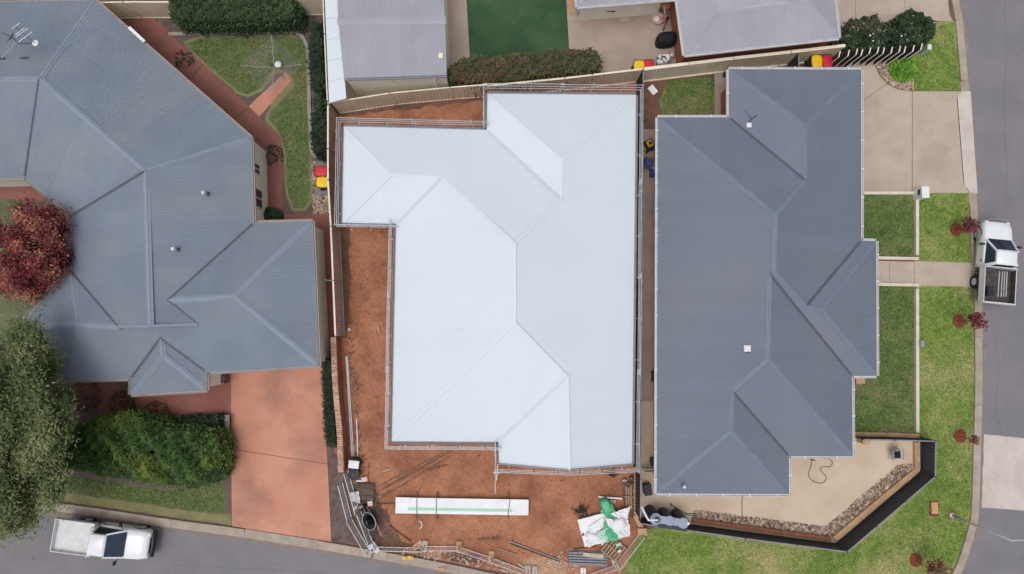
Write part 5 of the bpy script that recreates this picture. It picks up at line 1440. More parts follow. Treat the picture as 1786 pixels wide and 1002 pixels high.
hose('dark cable looping over the tan courtyard', [(1412, 800), (1416, 806), (1413, 818), (1410, 828), (1416, 838), (1428, 843), (1438, 841), (1441, 832), (1435, 825), (1431, 818), (1436, 814), (1447, 815), (1452, 808), (1447, 801), (1436, 800), (1432, 797)], .016, 'steel_dark', name='power_cable')
hose('thin brown cable crossing the courtyard to the stones', [(1295, 865), (1294, 880), (1295, 905)], .018, 'steel_rust', name='power_cable')
t = folding_chair('grey plastic chair with a black cushion in the tan courtyard', 1555, 790, R(4), 'gutter_grey', 'gutter_grey')
o = MB().bbox((0, -.02, .46), (.40, .36, .06), b=.03).build('cushion', M['black_cloth'], t)
t = wthing('courtyard_tap', 'small black tap stand at the courtyard wall corner', 'tap', P(1411, 799)); MB().tube([P(1411, 799), P(1411, 799) + Vector((0, 0, .5))], .03, 6).build('riser', M['black_plastic'], t); MB().tube([P(1411, 799) + Vector((-.08, 0, .5)), P(1411, 799) + Vector((.1, -.05, .5))], .025, 6).build('spout', M['black_plastic'], t)

# neighbour's patio
folding_chair('brown timber armchair at the edge of the tan patio', 1061, 24, R(180), 'plank_dark', 'plank_dark')
for i, y in enumerate((16, 25)):
    p = P(1010, y); t = wthing('wire_stool', ('round wire stool nearest the verandah roof', 'round wire stool below the other one')[i], 'stool', p)
    MB().lathe(p, [(.2, .44), (.22, .46), (.2, .48)], 18).build('seat', M['gutter_grey'], t)
    for k in range(3): a = 2.1 * k; MB().tube([p + Vector((.1 * math.cos(a), .1 * math.sin(a), .44)), p + Vector((.2 * math.cos(a), .2 * math.sin(a), .02))], .012, 5).build('leg', M['steel_dark'], t)
t = wthing('broom', 'white handled broom leaning at the verandah', 'broom', P(1022, 20)); MB().tube([P(1020, 24, .1), P(1023, 12, 1.2)], .02, 6).build('handle', M['white_plastic'], t); MB().bbox(P(1019.5, 25, .08), (.3, .08, .1)).build('head', M['plank'], t)
t = wthing('pet_bowl', 'small white bowl on the patio', 'bowl', P(1019, 34)); MB().lathe(P(1019, 34), [(.08, .02), (.13, .09), (.12, .09), (.07, .04)], 16).build('bowl', M['white_plastic'], t)
t = wthing('floor_drain', 'round black drain in the pale patio pad', 'drain', P(1089, 22)); MB().lathe(P(1089, 22), [(.1, .021), (.1, .03), (.07, .032)], 16).build('grate', M['black_plastic'], t)
t = wthing('covered_barbecue', 'barbecue under a black cover on the tan patio', 'barbecue', P(1168, 66)); p = P(1165, 64, .9)
rr = random.Random(5)
def cover(p, sx, sy, h, rz):
    n = 20; vs = []; prof = [(.98, 0), (1.0, .3), (.97, .75), (.86, .95), (.5, 1.0)]
    for s, f in prof:
        for k in range(n):
            a = 2 * math.pi * k / n; e = (abs(math.cos(a)) ** 4 + abs(math.sin(a)) ** 4) ** -.25
            j = 1 + rr.uniform(-.03, .03)
            q = Vector((sx * s * e * math.cos(a) * j, sy * s * e * math.sin(a) * j, 0)); q = Matrix.Rotation(rz, 3, 'Z') @ q
            vs.append((p.x + q.x, p.y + q.y, .02 + h * f + rr.uniform(-.015, .015)))
    fs = [(r * n + k, r * n + (k + 1) % n, (r + 1) * n + (k + 1) % n, (r + 1) * n + k) for r in range(4) for k in range(n)] + [tuple(4 * n + k for k in range(n))]
    return MB().add(vs, fs)
cover(p, .54, .33, .95, R(3)).build('cover', M['black_cloth'], t, smooth=True)
for sx in (-.4, .4): MB().box((p.x + sx, p.y, .06), (.06, .4, .1)).build('foot', M['rubber'], t)
t = wthing('lamp_stand', 'curved pale pole stand beside the pink tub on the patio', 'stand', P(1160, 40))
MB().tube(smooth_line([P(1156, 53, .05), P(1160, 42, .8), P(1160, 28, 1.5), P(1158, 10, 1.9)], 5), .045, 8).build('pole', M['plank'], t)
MB().lathe(P(1161, 8, 1.6), [(.3, 0), (.28, .1), (.1, .2)], 16).build('shade', M['wall_brick'], t)
MB().bar(P(1156, 54, .04), P(1166, 30, .04), .08, .06).bar(P(1158, 36, .04), P(1167, 31, .04), .08, .06).build('base', M['black_plastic'], t)
t = wthing('pink_tub', 'pink and white round tub on the patio', 'tub', P(1147, 35)); MB().lathe(P(1146, 35), [(.28, .02), (.36, .25), (.34, .26), (.2, .1)], 20).build('tub', M['pink_pale'], t, smooth=True)
MB().lathe(P(1144, 37), [(.16, .2), (.18, .3), (.1, .34), (.07, .3)], 16).build('ring', M['white_plastic'], t, smooth=True); MB().bbox(P(1155, 37) + Vector((0, 0, .15)), (.2, .3, .28), b=.08).build('handle', M['pink'], t)
defmat('pattern', (232, 232, 232), (70, 74, 80), scale=7, rough=.85, lo=.5, hi=.56)
t = wthing('patterned_beanbag', 'black and white patterned cushion chair behind the rear fence', 'beanbag', P(1160, 105)); cover(P(1158, 103, .4), .40, .28, .5, R(8)).build('cushion', M['pattern'], t, smooth=True)
MB().lathe(P(1172, 96, .35), [(.04, -.14), (.13, -.06), (.15, .02), (.1, .12), (.02, .16)], 14).build('bolster', M['pink_pale'], t, smooth=True)
t = wthing('wheelie_stand', 'small dark pot by the grey house rear corner', 'pot', P(1263, 133)); MB().lathe(P(1263, 133), [(.1, .02), (.16, .3), (.14, .3), (.1, .2)], 14).build('pot', M['black_plastic'], t); MB().tube([P(1263, 133) + Vector((0, 0, .2)), P(1263, 128) + Vector((0, 0, .7))], .02, 5).build('stake', M['trunk'], t)
t = wthing('back_step', 'pale step at the back door of the grey house', 'step', P(1268, 175)); MB().bbox(P(1268, 175) + Vector((.1, 0, .1)), (.3, .7, .16)).build('tread', M['edging'], t)
t = wthing('front_step', 'tan block step at the side of the grey house', 'step', P(1496, 664)); MB().bbox(P(1497, 663) + Vector((0, 0, .12)), (.5, .4, .24)).build('tread', M['sleeper'], t)
t = wthing('porch_post', 'dark square porch post at the left house garage', 'post', P(394, 660)); MB().bbox(P(394, 660) + Vector((0, 0, .3)), (.34, .5, .6)).build('post', M['plank_dark'], t)
t = wthing('porch_bench', 'cream bench panel beside the garage of the left house', 'bench', P(375, 664)); MB().bar(P(362, 668, .55), P(388, 661, .55), .34, .05).build('seat', M['edging'], t)
for x, y in ((365, 667), (385, 662)): MB().box(P(x, y, .28), (.06, .3, .5)).build('leg', M['edging'], t)
t = wthing('grey_bench', 'narrow grey slatted bench at the driveway edge', 'bench', P(396, 743))
for k in range(3): MB().bar(P(393 + k * 3, 724, .42), P(393 + k * 3, 764, .42), .08, .04).build('slat', M['edging_grey'], t)
for y in (730, 758): MB().box(P(396, y, .2), (.26, .06, .4)).build('leg', M['steel_dark'], t)
t = wthing('blue_bag', 'blue and white bag dropped behind the round shrub', 'bag', P(255, 716)); cover(P(256, 717), .32, .18, .22, R(-15)).build('bag', M['blue_plastic'], t, smooth=True); MB().box(P(253, 716) + Vector((0, 0, .25)), (.4, .16, .04), R(-20)).build('paper', M['white_sheet'], t)

# light pole at the corner
t = wthing('street_light', 'tall slim grey street light pole on the corner lawn', 'street light', P(1660, 899))
p = P(1660, 899); 
MB().tube([p, p + Vector((0, 0, 1.0)), p + Vector((.02, .01, 4.2))], .075, 10, .05).build('pole', M['galv'], t, smooth=True)
MB().tube([p + Vector((.02, .01, 4.2)), p + Vector((.5, .16, 4.6)), p + Vector((1.6, .36, 4.8)), p + Vector((2.6, .5, 4.8))], .035, 8).build('arm', M['galv'], t)
MB().bbox(p + Vector((2.9, .54, 4.8)), (.7, .22, .12), R(8), .04).build('lamp_head', M['galv'], t)
o = MB().lathe(p, [(.14, .015), (.14, .06), (.09, .08)], 12).build('base_flange', M['galv'], t)
# ------------------------------------------------------------------ building site
def sheet_obj(name, label, cat, pts_px, z, m, crumple=.04, thick=.015, n=9, seed=1, parent=None):
    """a quadrilateral sheet with folds; pts_px: four corners"""
    c = [P(x, y) for x, y in pts_px]; rr = random.Random(seed); vs, fs = [], []
    for j in range(n + 1):
        for i in range(n + 1):
            u, v = i / n, j / n
            q = c[0].lerp(c[1], u).lerp(c[3].lerp(c[2], u), v)
            w = crumple * (lumps(q.x, q.y, 3.2, seed) + rr.uniform(-.5, .5))
            e = crumple * .5
            vs.append((q.x + rr.uniform(-e, e), q.y + rr.uniform(-e, e), max(.03, z + w)))
    for j in range(n):
        for i in range(n): fs.append((j * (n + 1) + i, j * (n + 1) + i + 1, (j + 1) * (n + 1) + i + 1, (j + 1) * (n + 1) + i))
    k = len(vs); vs += [(x, y, zz - thick) for x, y, zz in vs]; fs += [tuple(reversed([k + i for i in f])) for f in fs]
    rim = [i for i in range(n + 1)] + [j * (n + 1) + n for j in range(1, n + 1)] + [n * (n + 1) + i for i in range(n - 1, -1, -1)] + [j * (n + 1) for j in range(n - 1, 0, -1)]
    fs += [(rim[i], rim[(i + 1) % len(rim)], k + rim[(i + 1) % len(rim)], k + rim[i]) for i in range(len(rim))]
    o = MB().add(vs, fs).build(name, M[m], parent)
    if parent is None: tag(o, label, cat)
    return o

# pack of white roofing panels on bearers
t = wthing('panel_stack', 'long stack of white panels strapped together on the dirt', 'panel stack', P(806, 883))
for k, (x0, x1, dy) in enumerate([(690, 921, 0), (692, 922, .02), (690, 920, -.01), (697, 922, .0), (705, 921, .015)]):
    a, b = P(x0, 882, .1 + k * .045), P(x1, 885.5, .1 + k * .045)
    MB().bar(a + Vector((0, dy, 0)), b + Vector((0, dy, 0)), .82 - .03 * (k % 2), .04).build('panel', M['white_sheet'], t)
MB().bar(P(712, 888.5, .325), P(893, 891.5, .325), .13, .02).build('protective_strip', M['green_strap'], t)
MB().bar(P(690, 872.5, .32), P(715, 873, .32), .3, .02).build('protective_film', M['white_plastic'], t)
for x, sk in ((727, 0), (761, 0), (886, 4)):
    MB().bar(P(x + sk, 866, .335), P(x, 899, .335), .035, .015).build('strap', M['steel_dark'], t)
for x in (727, 762, 886): MB().bar(P(x + 1, 858, .04), P(x, 905, .04), .09, .07).build('bearer', M['plank_dark'], t)

# rubbish by the right hand fence
sheet_obj('foam_board', 'white printed board on top of the rubbish heap', 'board', [(1006, 904), (1060, 890), (1074, 938), (1019, 951)], .34, 'white_sheet', .012, .05, seed=3)
sheet_obj('plastic_sheet', 'crumpled white plastic sheet at the right of the rubbish heap', 'plastic sheet', [(1053, 899), (1093, 902), (1097, 930), (1066, 936)], .48, 'white_plastic', .08, seed=4)
sheet_obj('plastic_sheet', 'pointed white plastic flap at the top of the rubbish heap', 'plastic sheet', [(1062, 892), (1098, 879), (1092, 896), (1093, 908)], .46, 'white_sheet', .05, seed=5)
sheet_obj('plastic_sheet', 'folded white wrapping lying across the printed board', 'plastic sheet', [(1024, 916), (1050, 899), (1054, 912), (1030, 932)], .46, 'white_sheet', .03, seed=6)
sheet_obj('plastic_sheet', 'white wrapping at the bottom of the rubbish heap', 'plastic sheet', [(1020, 940), (1048, 930), (1060, 938), (1024, 950)], .45, 'white_plastic', .05, seed=7)
sheet_obj('green_bag', 'bright green plastic sheet sticking out of the rubbish heap', 'plastic sheet', [(1044, 888), (1055, 869), (1066, 876), (1072, 904)], .56, 'green_plastic', .09, seed=8)
sheet_obj('green_bag', 'green plastic in the middle of the rubbish heap', 'plastic sheet', [(1050, 908), (1062, 904), (1090, 932), (1058, 940)], .52, 'green_plastic', .06, seed=9)
sheet_obj('green_bag', 'pale green clear plastic beside the folded wrapping', 'plastic sheet', [(1038, 925), (1056, 915), (1060, 933), (1048, 948)], .52, 'clear_green', .05, seed=10)
o = MB().prism([tuple(P(x, y))[:2] for x, y in ((1008, 906), (1090, 886), (1093, 930), (1020, 949))], .0, .3).build('skip_bag', M['wall_brick']); tag(o, 'low reddish rubbish skip bag under the white boards', 'skip bag')
for i, (a, b) in enumerate((((1009, 903), (1013, 902)), ((1031, 897), (1038, 895)), ((1016, 935), (1018, 931)))):
    o = MB().bar(P(a[0], a[1], .40), P(b[0], b[1], .40), .1, .006).build('printed_mark', M['black_plastic']); tag(o, ('small black print at the corner of the foam board', 'small black print along the top of the foam board', 'black print at the lower edge of the foam board')[i], 'print')
rr = random.Random(2); mb = MB()
for k in range(90):
    x, y = rr.gauss(1014, 6), rr.gauss(890, 4); p = P(x, y, .02 + rr.random() * .2)
    mb.tube([p, p + Vector((rr.uniform(-.25, .25), rr.uniform(-.2, .2), rr.uniform(-.05, .1)))], .014, 4)
stuff(mb.build('cable_offcuts', M['steel_dark']), 'tangled heap of dark cable and wire offcuts', 'offcuts')
mb = MB()
for k in range(60):
    x, y = rr.gauss(1068, 5), rr.gauss(827, 2.5); p = P(x, y, .02 + rr.random() * .2)
    mb.tube([p, p + Vector((rr.uniform(-.2, .2), rr.uniform(-.2, .2), rr.uniform(-.05, .1)))], .013, 4)
stuff(mb.build('cable_offcuts', M['steel_dark']), 'small tangle of dark wire below the gable', 'offcuts')

for x, y, sx, sy, hh, rz, m_, lab in ((1080, 916, .42, .34, .62, 20, 'white_plastic', 'bulky white rubble bag at the right of the rubbish heap'), (1058, 884, .26, .40, .66, 25, 'green_plastic', 'bulky green bag at the top of the rubbish heap'), (1034, 938, .40, .22, .52, -20, 'white_plastic', 'long white rubble bag at the bottom of the rubbish heap')):
    o = cover(P(x, y, hh), sx, sy, hh, R(rz)).build('rubble_bag', M[m_], smooth=True); tag(o, lab, 'bag')
# pallet
p = P(1071, 958); t = thing('pallet', 'timber pallet tipped beside the rubbish heap', 'pallet', (p.x, p.y, .02), R(-38))
for k in range(7): MB().bbox((-.54 + k * .18, 0, .13), (.1, 1.0, .022), b=.004).build('slat', M['plank'], t)
for y in (-.46, 0, .46): MB().bbox((0, y, .07), (1.2, .09, .09), b=.005).build('bearer', M['plank'], t)
for y in (-.46, 0, .46): MB().bbox((0, y, .16), (1.2, .05, .03), b=.004).build('top_rail', M['plank'], t)
o = MB().bbox(P(1079, 950, .24), (.3, .18, .1), R(20), .03).build('rag', M['clear_green']); tag(o, 'pale crumpled rag lying on the timber pallet', 'rag')
o = MB().bar(P(1078, 963, .22), P(1083, 960, .22), .1, .06).build('offcut', M['white_sheet']); tag(o, 'small white offcut lying on the timber pallet', 'offcut')

# grey steel sheets
t = wthing('steel_sheet_stack', 'stack of grey ribbed steel sheets at the site corner', 'steel sheets', P(1026, 974))
for k in range(5):
    a, b = P(992, 963.5 + k * 4.6, .1), P(1058, 966 + k * 4.6, .1)
    MB().bar(a, b, .08, .12).build('rib', M['steel_blue'], t)
a, b = P(992, 973, .05), P(1059, 976, .05)
MB().bar(a, b, .78, .04).build('base_sheet', M['edging_grey'], t)
o = MB().bar(P(1017, 967.5, .19), P(1053, 971.5, .19), .22, .03).build('board', M['cement']); tag(o, 'pale cement board lying on the grey steel sheets', 'board')
o = MB().bar(P(1000, 959, .1), P(1040, 953, .1), .05, .05).build('batten', M['steel_rust']); tag(o, 'thin rusty batten above the grey steel sheets', 'batten')

# timber against the dark fence
for i, (x, y0, y1, lab) in enumerate([(1092, 848, 894, 'leftmost pale plank standing on end by the dark fence'), (1096, 850, 886, 'second pale plank from the left by the dark fence'), (1100, 846, 888, 'third pale plank from the left by the dark fence'), (1105, 852, 886, 'fourth pale plank by the dark fence'), (1109, 850, 890, 'rightmost pale plank by the dark fence')]):
    o = MB().bar(P(x, y0, .12 + .03 * (i % 3)), P(x + 1, y1, .08), .09, .05).build('plank', M['plank']); tag(o, lab, 'plank', 'planks stacked by the dark fence')
o = MB().bar(P(1086, 843, .3), P(1112, 846, .32), .16, .1).build('beam', M['plank_dark']); tag(o, 'dark beam across the top of the stacked planks', 'beam')
o = MB().bar(P(1089, 866, .22), P(1112, 868, .22), .06, .05).build('batten', M['plank']); tag(o, 'short pale batten lying across the stacked planks', 'batten')
for i, (x, y, m, lab) in enumerate([(1088, 838, 'cement', 'grey paint tin left of the stacked planks'), (1101, 833, 'steel_dark', 'dark tin below the corner guard rail'), (1111, 836, 'white_plastic', 'white tin right of the stacked planks')]):
    p = P(x, y); t = wthing('paint_tin', lab, 'tin', p); MB().lathe(p, [(.13, .02), (.13, .3), (.12, .31)], 14).build('tin', M[m], t, smooth=True); MB().tube([p + Vector((-.13, 0, .28)), p + Vector((0, 0, .4)), p + Vector((.13, 0, .28))], .008, 4).build('handle', M['galv'], t)
o = MB().bar(P(1044, 867, .2), P(1085, 870, .2), .08, .07).build('beam', M['white_plastic']); tag(o, 'white square beam above the rubbish heap', 'beam')
t = wthing('concrete_block', 'pale hollow concrete block under the white beam', 'block', P(1068, 874)); MB().bbox(P(1068, 874) + Vector((0, 0, .1)), (.34, .18, .18), b=.01).build('block', M['cement'], t); MB().box(P(1068, 874) + Vector((.02, 0, .19)), (.06, .06, .01)).build('hole', M['black_plastic'], t)

# temporary fence: feet and panels
def foot(label, px, py, rz, m='cement', w=.3, l=.62):
    p = P(px, py); t = thing('fence_foot', label, 'fence foot', (p.x, p.y, .02), rz, 'temporary fence feet')
    MB().bbox((0, 0, .07), (w, l, .14), b=.03).build('block', M[m], t)
    MB().lathe((0, .08, .14), [(.03, 0), (.03, .015)], 10).build('socket', M['black_plastic'], t)
    MB().lathe((0, -.08, .14), [(.03, 0), (.03, .015)], 10).build('socket', M['black_plastic'], t)
foot('tilted tan fence foot left of the upright one', 729, 950, R(-55), 'sleeper')
foot('tan fence foot at the left end of the low fence panel', 741, 952, R(-12), 'cement')
foot('tan fence foot at the right end of the low fence panel', 801, 953, R(0), 'sleeper')
foot('tan fence foot half way to the street corner', 857, 970, R(-6), 'sleeper')
foot('grey fence foot, left of the pair at the bottom edge', 921, 995, R(0), 'cement')
foot('grey fence foot, right of the pair at the bottom edge', 933, 996, R(0), 'cement')
foot('grey fence foot beside the pallet', 1073, 984, R(20), 'cement')
foot('white fence foot below the grey steel sheets', 1017, 995, R(0), 'white_plastic', .3, .36)
foot('grey fence foot at the street corner of the left panels', 655, 954, R(35), 'galv')
def temp_panel(label, a, b, h=1.0, z0=.12, nv=10):
    pa, pb = P(*a), P(*b); c = (pa + pb) / 2
    t = wthing('temporary_fence_panel', label, 'fence panel', (c.x, c.y, 0), 'temporary fence panels')
    up = lambda z: Vector((0, 0, z))
    for z in (z0, z0 + h): MB().tube([pa + up(z), pb + up(z)], .024, 6).build('rail', M['galv'], t)
    for e in (pa, pb): MB().tube([e + up(.02), e + up(z0 + h + .05)], .024, 6).build('upright', M['galv'], t)
    L = (pb - pa).length; n = max(3, int(L / .22))
    for k in range(1, n): q = pa.lerp(pb, k / n); MB().tube([q + up(z0), q + up(z0 + h)], .0045, 3, cap=False).build('wire', M['galv'], t)
    for k in range(1, 4): MB().tube([pa + up(z0 + h * k / 4), pb + up(z0 + h * k / 4)], .0045, 3, cap=False).build('wire', M['galv'], t)
temp_panel('low wire fence panel between two tan feet', (741, 952), (801, 952), .7)
temp_panel('wire fence panel sloping down from the low panel', (803, 954), (858, 972), .7)
temp_panel('wire fence panel running to the bottom edge of the picture', (860, 973), (921, 996), .7)
temp_panel('wire fence panel from the left corner along the kerb', (657, 953), (738, 955), .6)
temp_panel('wire fence panel beside the pallet, across the grass corner', (1073, 984), (1117, 927), 1.0)
temp_panel('wire fence panel at the bottom by the white fence foot', (1017, 1004), (1070, 986), .6)
temp_panel('wire fence panel along the mulch strip, upper length', (598, 840), (614, 902), .9)
temp_panel('wire fence panel along the mulch strip, lower length', (614, 904), (645, 958), .9)
temp_panel('wire fence panel behind the scrap pile', (608, 820), (627, 888), .9)
temp_panel('wire fence panel in front of the wheelbarrow', (630, 890), (654, 952), .9)
# loose bars
for i, (a, b, w, m, lab, cat) in enumerate([
    ((604, 622), (614, 796), .06, 'white_plastic', 'long white pipe nearest the brick wall', 'pipe'), ((606, 622), (617, 796), .05, 'galv', 'long grey pipe beside the white one at the brick wall', 'pipe'),
    ((622, 730), (624, 796), .05, 'white_plastic', 'short white pipe standing off the brick wall', 'pipe'), ((679, 918), (717, 945), .07, 'steel_rust', 'brown timber batten lying below the wheelbarrow', 'batten'),
    ((667, 906), (675, 890), .06, 'steel_rust', 'short brown batten beside the wheelbarrow', 'batten'), ((870, 957), (902, 968), .05, 'plank', 'pale batten lying near the pale rubble', 'batten'), ((888, 944), (975, 977), .06, 'edging_grey', 'long grey strip lying on the red dirt', 'strip'), ((890, 949), (976, 980), .04, 'plank_dark', 'long dark strip beside the grey one on the red dirt', 'strip'),
    ((903, 983), (918, 992), .08, 'cement', 'pale short plank by the pair of fence feet', 'plank'), ((660, 568), (661, 581), .05, 'cement', 'small pale offcut on the dirt beside the long roof edge', 'offcut'), ((668, 823), (679, 818), .06, 'cement', 'small pale offcut near the top of the ruts', 'offcut'), ((655, 880), (690, 878), .03, 'steel_rust', 'thin rusty rod left of the panel stack', 'rod'),
    ((732, 956), (727, 978), .05, 'steel_dark', 'thin dark rod hanging over the kerb', 'rod'), ((652, 958), (648, 974), .08, 'steel_dark', 'dark bar over the kerb at the left corner', 'bar'), ((868, 810), (866, 838), .05, 'galv', 'loose galvanised tube hanging below the step of the roof', 'tube')]):
    o = MB().bar(P(a[0], a[1], .06 + .002 * i), P(b[0], b[1], .06 + .002 * i), w, .05).build({'pipe': 'pipe', 'batten': 'batten', 'strip': 'metal_strip', 'plank': 'plank', 'offcut': 'offcut', 'rod': 'rod', 'bar': 'bar', 'tube': 'tube'}[cat], M[m]); tag(o, lab, cat)
for i, (x0, x1, lab) in enumerate([(703, 709, 'left yellow sandbag lying on the kerb'), (712, 722, 'right yellow sandbag lying on the kerb')]):
    p = P((x0 + x1) / 2, 971); o = cover(p + Vector((0, 0, .1)), .13 + .07 * i, .1, .12, R(-12)).build('sandbag', M['yellow_paint'], smooth=True); o.location.z = .1; tag(o, lab, 'sandbag')
p = P(731, 915); t = wthing('hose_ring', 'small white hoop lying below the panel stack', 'hoop', p); MB().tube([p + Vector((.16 * math.cos(a), .2 * math.sin(a), .05)) for a in [-1.4 + k * .28 for k in range(12)]], .025, 6).build('hoop', M['white_plastic'], t)

# scrap corner by the brick wall
p = P(622, 806); t = wthing('lidded_bin', 'black bin with a square white lid below the brick wall', 'bin', p)
MB().lathe(p, [(.28, .02), (.33, .62), (.3, .64)], 18).build('body', M['black_plastic'], t, smooth=True); MB().bbox(p + Vector((0, 0, .68)), (.58, .42, .06), R(-6), .02).build('lid', M['white_plastic'], t)
p = P(621, 825); t = wthing('black_tub', 'black ribbed tub next to the white lidded bin', 'tub', p)
MB().lathe(p, [(.26, .02), (.31, .4), (.33, .42), (.28, .43), (.1, .40)], 18).build('tub', M['black_plastic'], t, smooth=True)
for k in range(4): a = R(45 * k); MB().bar(p + Vector((.28 * math.cos(a), .28 * math.sin(a), .44)), p - Vector((.28 * math.cos(a), .28 * math.sin(a), -.44)), .025, .02).build('rib', M['steel_dark'], t)
for i in range(7):
    y = 845 + i * 4
    o = MB().bar(P(622 + i % 2, y, .16 + .02 * (i % 3)), P(653 - i % 3, y + 1.5, .16 + .02 * (i % 3)), .11, .09).build('timber_length', M['plank_dark'])
    tag(o, ['top', 'second', 'third', 'fourth', 'fifth', 'sixth', 'bottom'][i] + ' dark timber length of the stack beside the ruts', 'timber', 'dark timber stack by the ruts')
o = MB().box(P(638, 857, .06), (1.0, .9, .1)).build('tarpaulin_bundle', M['steel_dark']); tag(o, 'dark tarpaulin bundle under the timber stack', 'bundle')
sheet_obj('metal_sheet', 'bent shiny metal sheet left of the timber stack', 'metal sheet', [(612, 857), (628, 855), (631, 876), (615, 872)], .3, 'galv', .03, seed=21)
for i, (x, y, sx, sy, rz, m, z, lab, nm, cat) in enumerate([
    (636, 836, .34, .26, 10, 'pink_pale', .2, 'crumpled pink box above the timber stack', 'carton', 'box'), (627, 839, .36, .1, -8, 'white_sheet', .12, 'white strip lying above the timber stack', 'offcut', 'offcut'),
    (646, 878, .28, .28, 5, 'pink_pale', .2, 'square pink carton below the timber stack', 'carton', 'box'), (620, 886, .26, .18, 40, 'pink_pale', .1, 'torn cream cardboard beside the metal sheet', 'cardboard', 'cardboard'), (629, 885, .3, .16, 25, 'cement', .12, 'grey paper bag beside the torn cardboard', 'paper_bag', 'bag'),
    (648, 953, .3, .3, 30, 'galv', .2, 'metal fence clamp bundle at the street corner', 'clamp_bundle', 'clamps'), (662, 866, .08, .08, 20, 'white_plastic', .08, 'tiny white scrap right of the timber stack', 'scrap', 'scrap'), (609, 575, .16, .14, 20, 'white_plastic', .06, 'small white scrap at the foot of the side fence', 'scrap', 'scrap'), (771, 993, .4, .22, 10, 'dirt_pale', .05, 'pale lump of mortar on the road edge', 'mortar_lump', 'mortar')]):
    o = MB().bbox(P(x, y, z / 2 + .03), (sx, sy, z), R(rz), .03).build(nm, M[m]); tag(o, lab, cat)
# wheelbarrow
p = P(648, 905); t = thing('wheelbarrow', 'upturned steel wheelbarrow in the scrap corner', 'wheelbarrow', (p.x, p.y, .02), R(115))
n = 20; vs = []
for s, z in ((1.0, .55), (.8, .32), (.55, .26)):
    for k in range(n): a = 2 * math.pi * k / n; vs.append((.46 * s * math.cos(a) * (1.15 if math.cos(a) > 0 else 1), .33 * s * math.sin(a), z))
MB().add(vs, [(r * n + k, r * n + (k + 1) % n, (r + 1) * n + (k + 1) % n, (r + 1) * n + k) for r in range(2) for k in range(n)] + [tuple(2 * n + k for k in range(n - 1, -1, -1))]).build('tray', M['steel_dark'], t, smooth=True)
MB().tube([(.46 * 1.0 * math.cos(a) * (1.15 if math.cos(a) > 0 else 1), .33 * math.sin(a), .555) for a in [2 * math.pi * k / 20 for k in range(21)]], .018, 6).build('rim', M['galv'], t, smooth=True)
for s in (-1, 1):
    MB().tube(smooth_line([(.75, s * .06, .2), (.2, s * .2, .25), (-.4, s * .27, .4), (-.95, s * .3, .55)], 4), .018, 6).build('handle', M['galv'], t, smooth=True)
    MB().tube([(-.3, s * .24, .36), (-.38, s * .24, .02)], .016, 6).build('leg', M['galv'], t)
MB().tube([(.75, -.045, .19), (.75, .045, .19)], .19, 18).build('wheel', M['rubber'], t)
mb = MB(); rr = random.Random(9)
for k in range(420):
    x, y = rr.gauss(645, 11), rr.gauss(900, 20); q = P(x, y, .03 + rr.random() * .12)
    if inside(q.x, q.y, [tuple(P(*e))[:2] for e in ((606, 830), (632, 832), (664, 870), (676, 940), (658, 957), (632, 925))]): mb.bar(q, q + Vector((rr.uniform(-.25, .25), rr.uniform(-.35, .35), rr.uniform(-.03, .05))), .03, .02)
stuff(mb.build('scrap_heap', M['plank_dark']), 'dark heap of small scrap around the wheelbarrow', 'scrap')

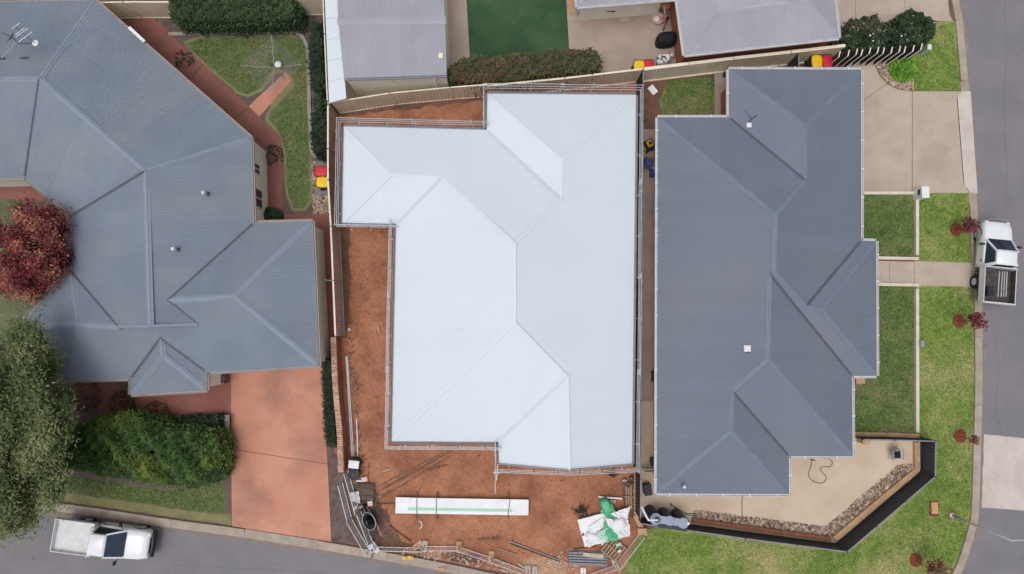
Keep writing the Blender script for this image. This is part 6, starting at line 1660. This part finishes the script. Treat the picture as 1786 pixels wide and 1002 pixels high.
# clods and pebbles over the dirt
rr = random.Random(11); mb = MB(); site = [tuple(P(*e))[:2] for e in ((610, 400), (684, 398), (680, 776), (866, 778), (868, 818), (990, 828), (1100, 820), (1084, 860), (1000, 880), (980, 955), (900, 970), (740, 940), (660, 880), (640, 800), (612, 600))]
xs = [q[0] for q in site]; ys = [q[1] for q in site]; c = 0
while c < 900:
    x, y = rr.uniform(min(xs), max(xs)), rr.uniform(min(ys), max(ys))
    if not inside(x, y, site) or lumps(x, y, .9, 3) < rr.uniform(-1.2, 1.2): continue
    c += 1; s = rr.uniform(.012, .05) * (1.6 if rr.random() < .06 else 1); a = rr.uniform(0, 6.28); z = .008
    ca, sa = math.cos(a) * s, math.sin(a) * s
    mb.add([(x + ca, y + sa, z), (x - sa * .7, y + ca * .7, z), (x - ca, y - sa, z), (x + sa * .8, y - ca * .8, z), (x + ca * .2, y, z + s * .8)], [(0, 1, 4), (1, 2, 4), (2, 3, 4), (3, 0, 4)])
stuff(mb.build('dirt_clods', M['clod']), 'small clods of earth scattered over the orange dirt', 'clods')
for nm_, mm_, n_, lab_ in (('builders_rubble', 'cement', 260, 'pale chips of rubble along the front of the site'), ('timber_chips', 'plank_dark', 300, 'dark chips and offcuts along the left side of the site')):
    mb = MB(); c = 0; area = [tuple(P(*e))[:2] for e in (((700, 955), (780, 962), (900, 985), (1000, 955), (1010, 1004), (930, 1006), (800, 982), (700, 966)) if nm_ == 'builders_rubble' else ((600, 420), (614, 420), (616, 600), (640, 800), (668, 880), (690, 950), (655, 955), (625, 900), (606, 780), (604, 600)))]
    ax = [q[0] for q in area]; ay = [q[1] for q in area]
    while c < n_:
        x, y = rr.uniform(min(ax), max(ax)), rr.uniform(min(ay), max(ay))
        if not inside(x, y, area): continue
        c += 1; q = Vector((x, y, .03)); e = Vector((rr.uniform(-.09, .09), rr.uniform(-.09, .09), 0))
        mb.bar(q - e, q + e + Vector((0, 0, rr.uniform(0, .03))), rr.uniform(.02, .06), .025)
    stuff(mb.build(nm_, M[mm_]), lab_, 'debris')
# litter of leaves in the street and on the driveway
mb = MB(); k = 0
while k < 110:
    x, y = (rr.uniform(1716, 1784), rr.uniform(5, 1000)) if rr.random() < .5 else (rr.uniform(200, 900), rr.uniform(925, 1000))
    q = P(x, y, .018)
    if not inside(q.x, q.y, rp): continue
    k += 1; s = rr.uniform(.02, .06); a = rr.uniform(0, 6.28)
    mb.add([(q.x + s * math.cos(a), q.y + s * math.sin(a), .018), (q.x - s * .6 * math.sin(a), q.y + s * .6 * math.cos(a), .03), (q.x - s * math.cos(a), q.y - s * math.sin(a), .018)], [(0, 1, 2)])
stuff(mb.build('leaf_litter', M['leaf_brown']), 'fallen leaves scattered on the asphalt', 'leaves')
for o in bpy.data.objects:
    if '_w' in o: del o['_w']
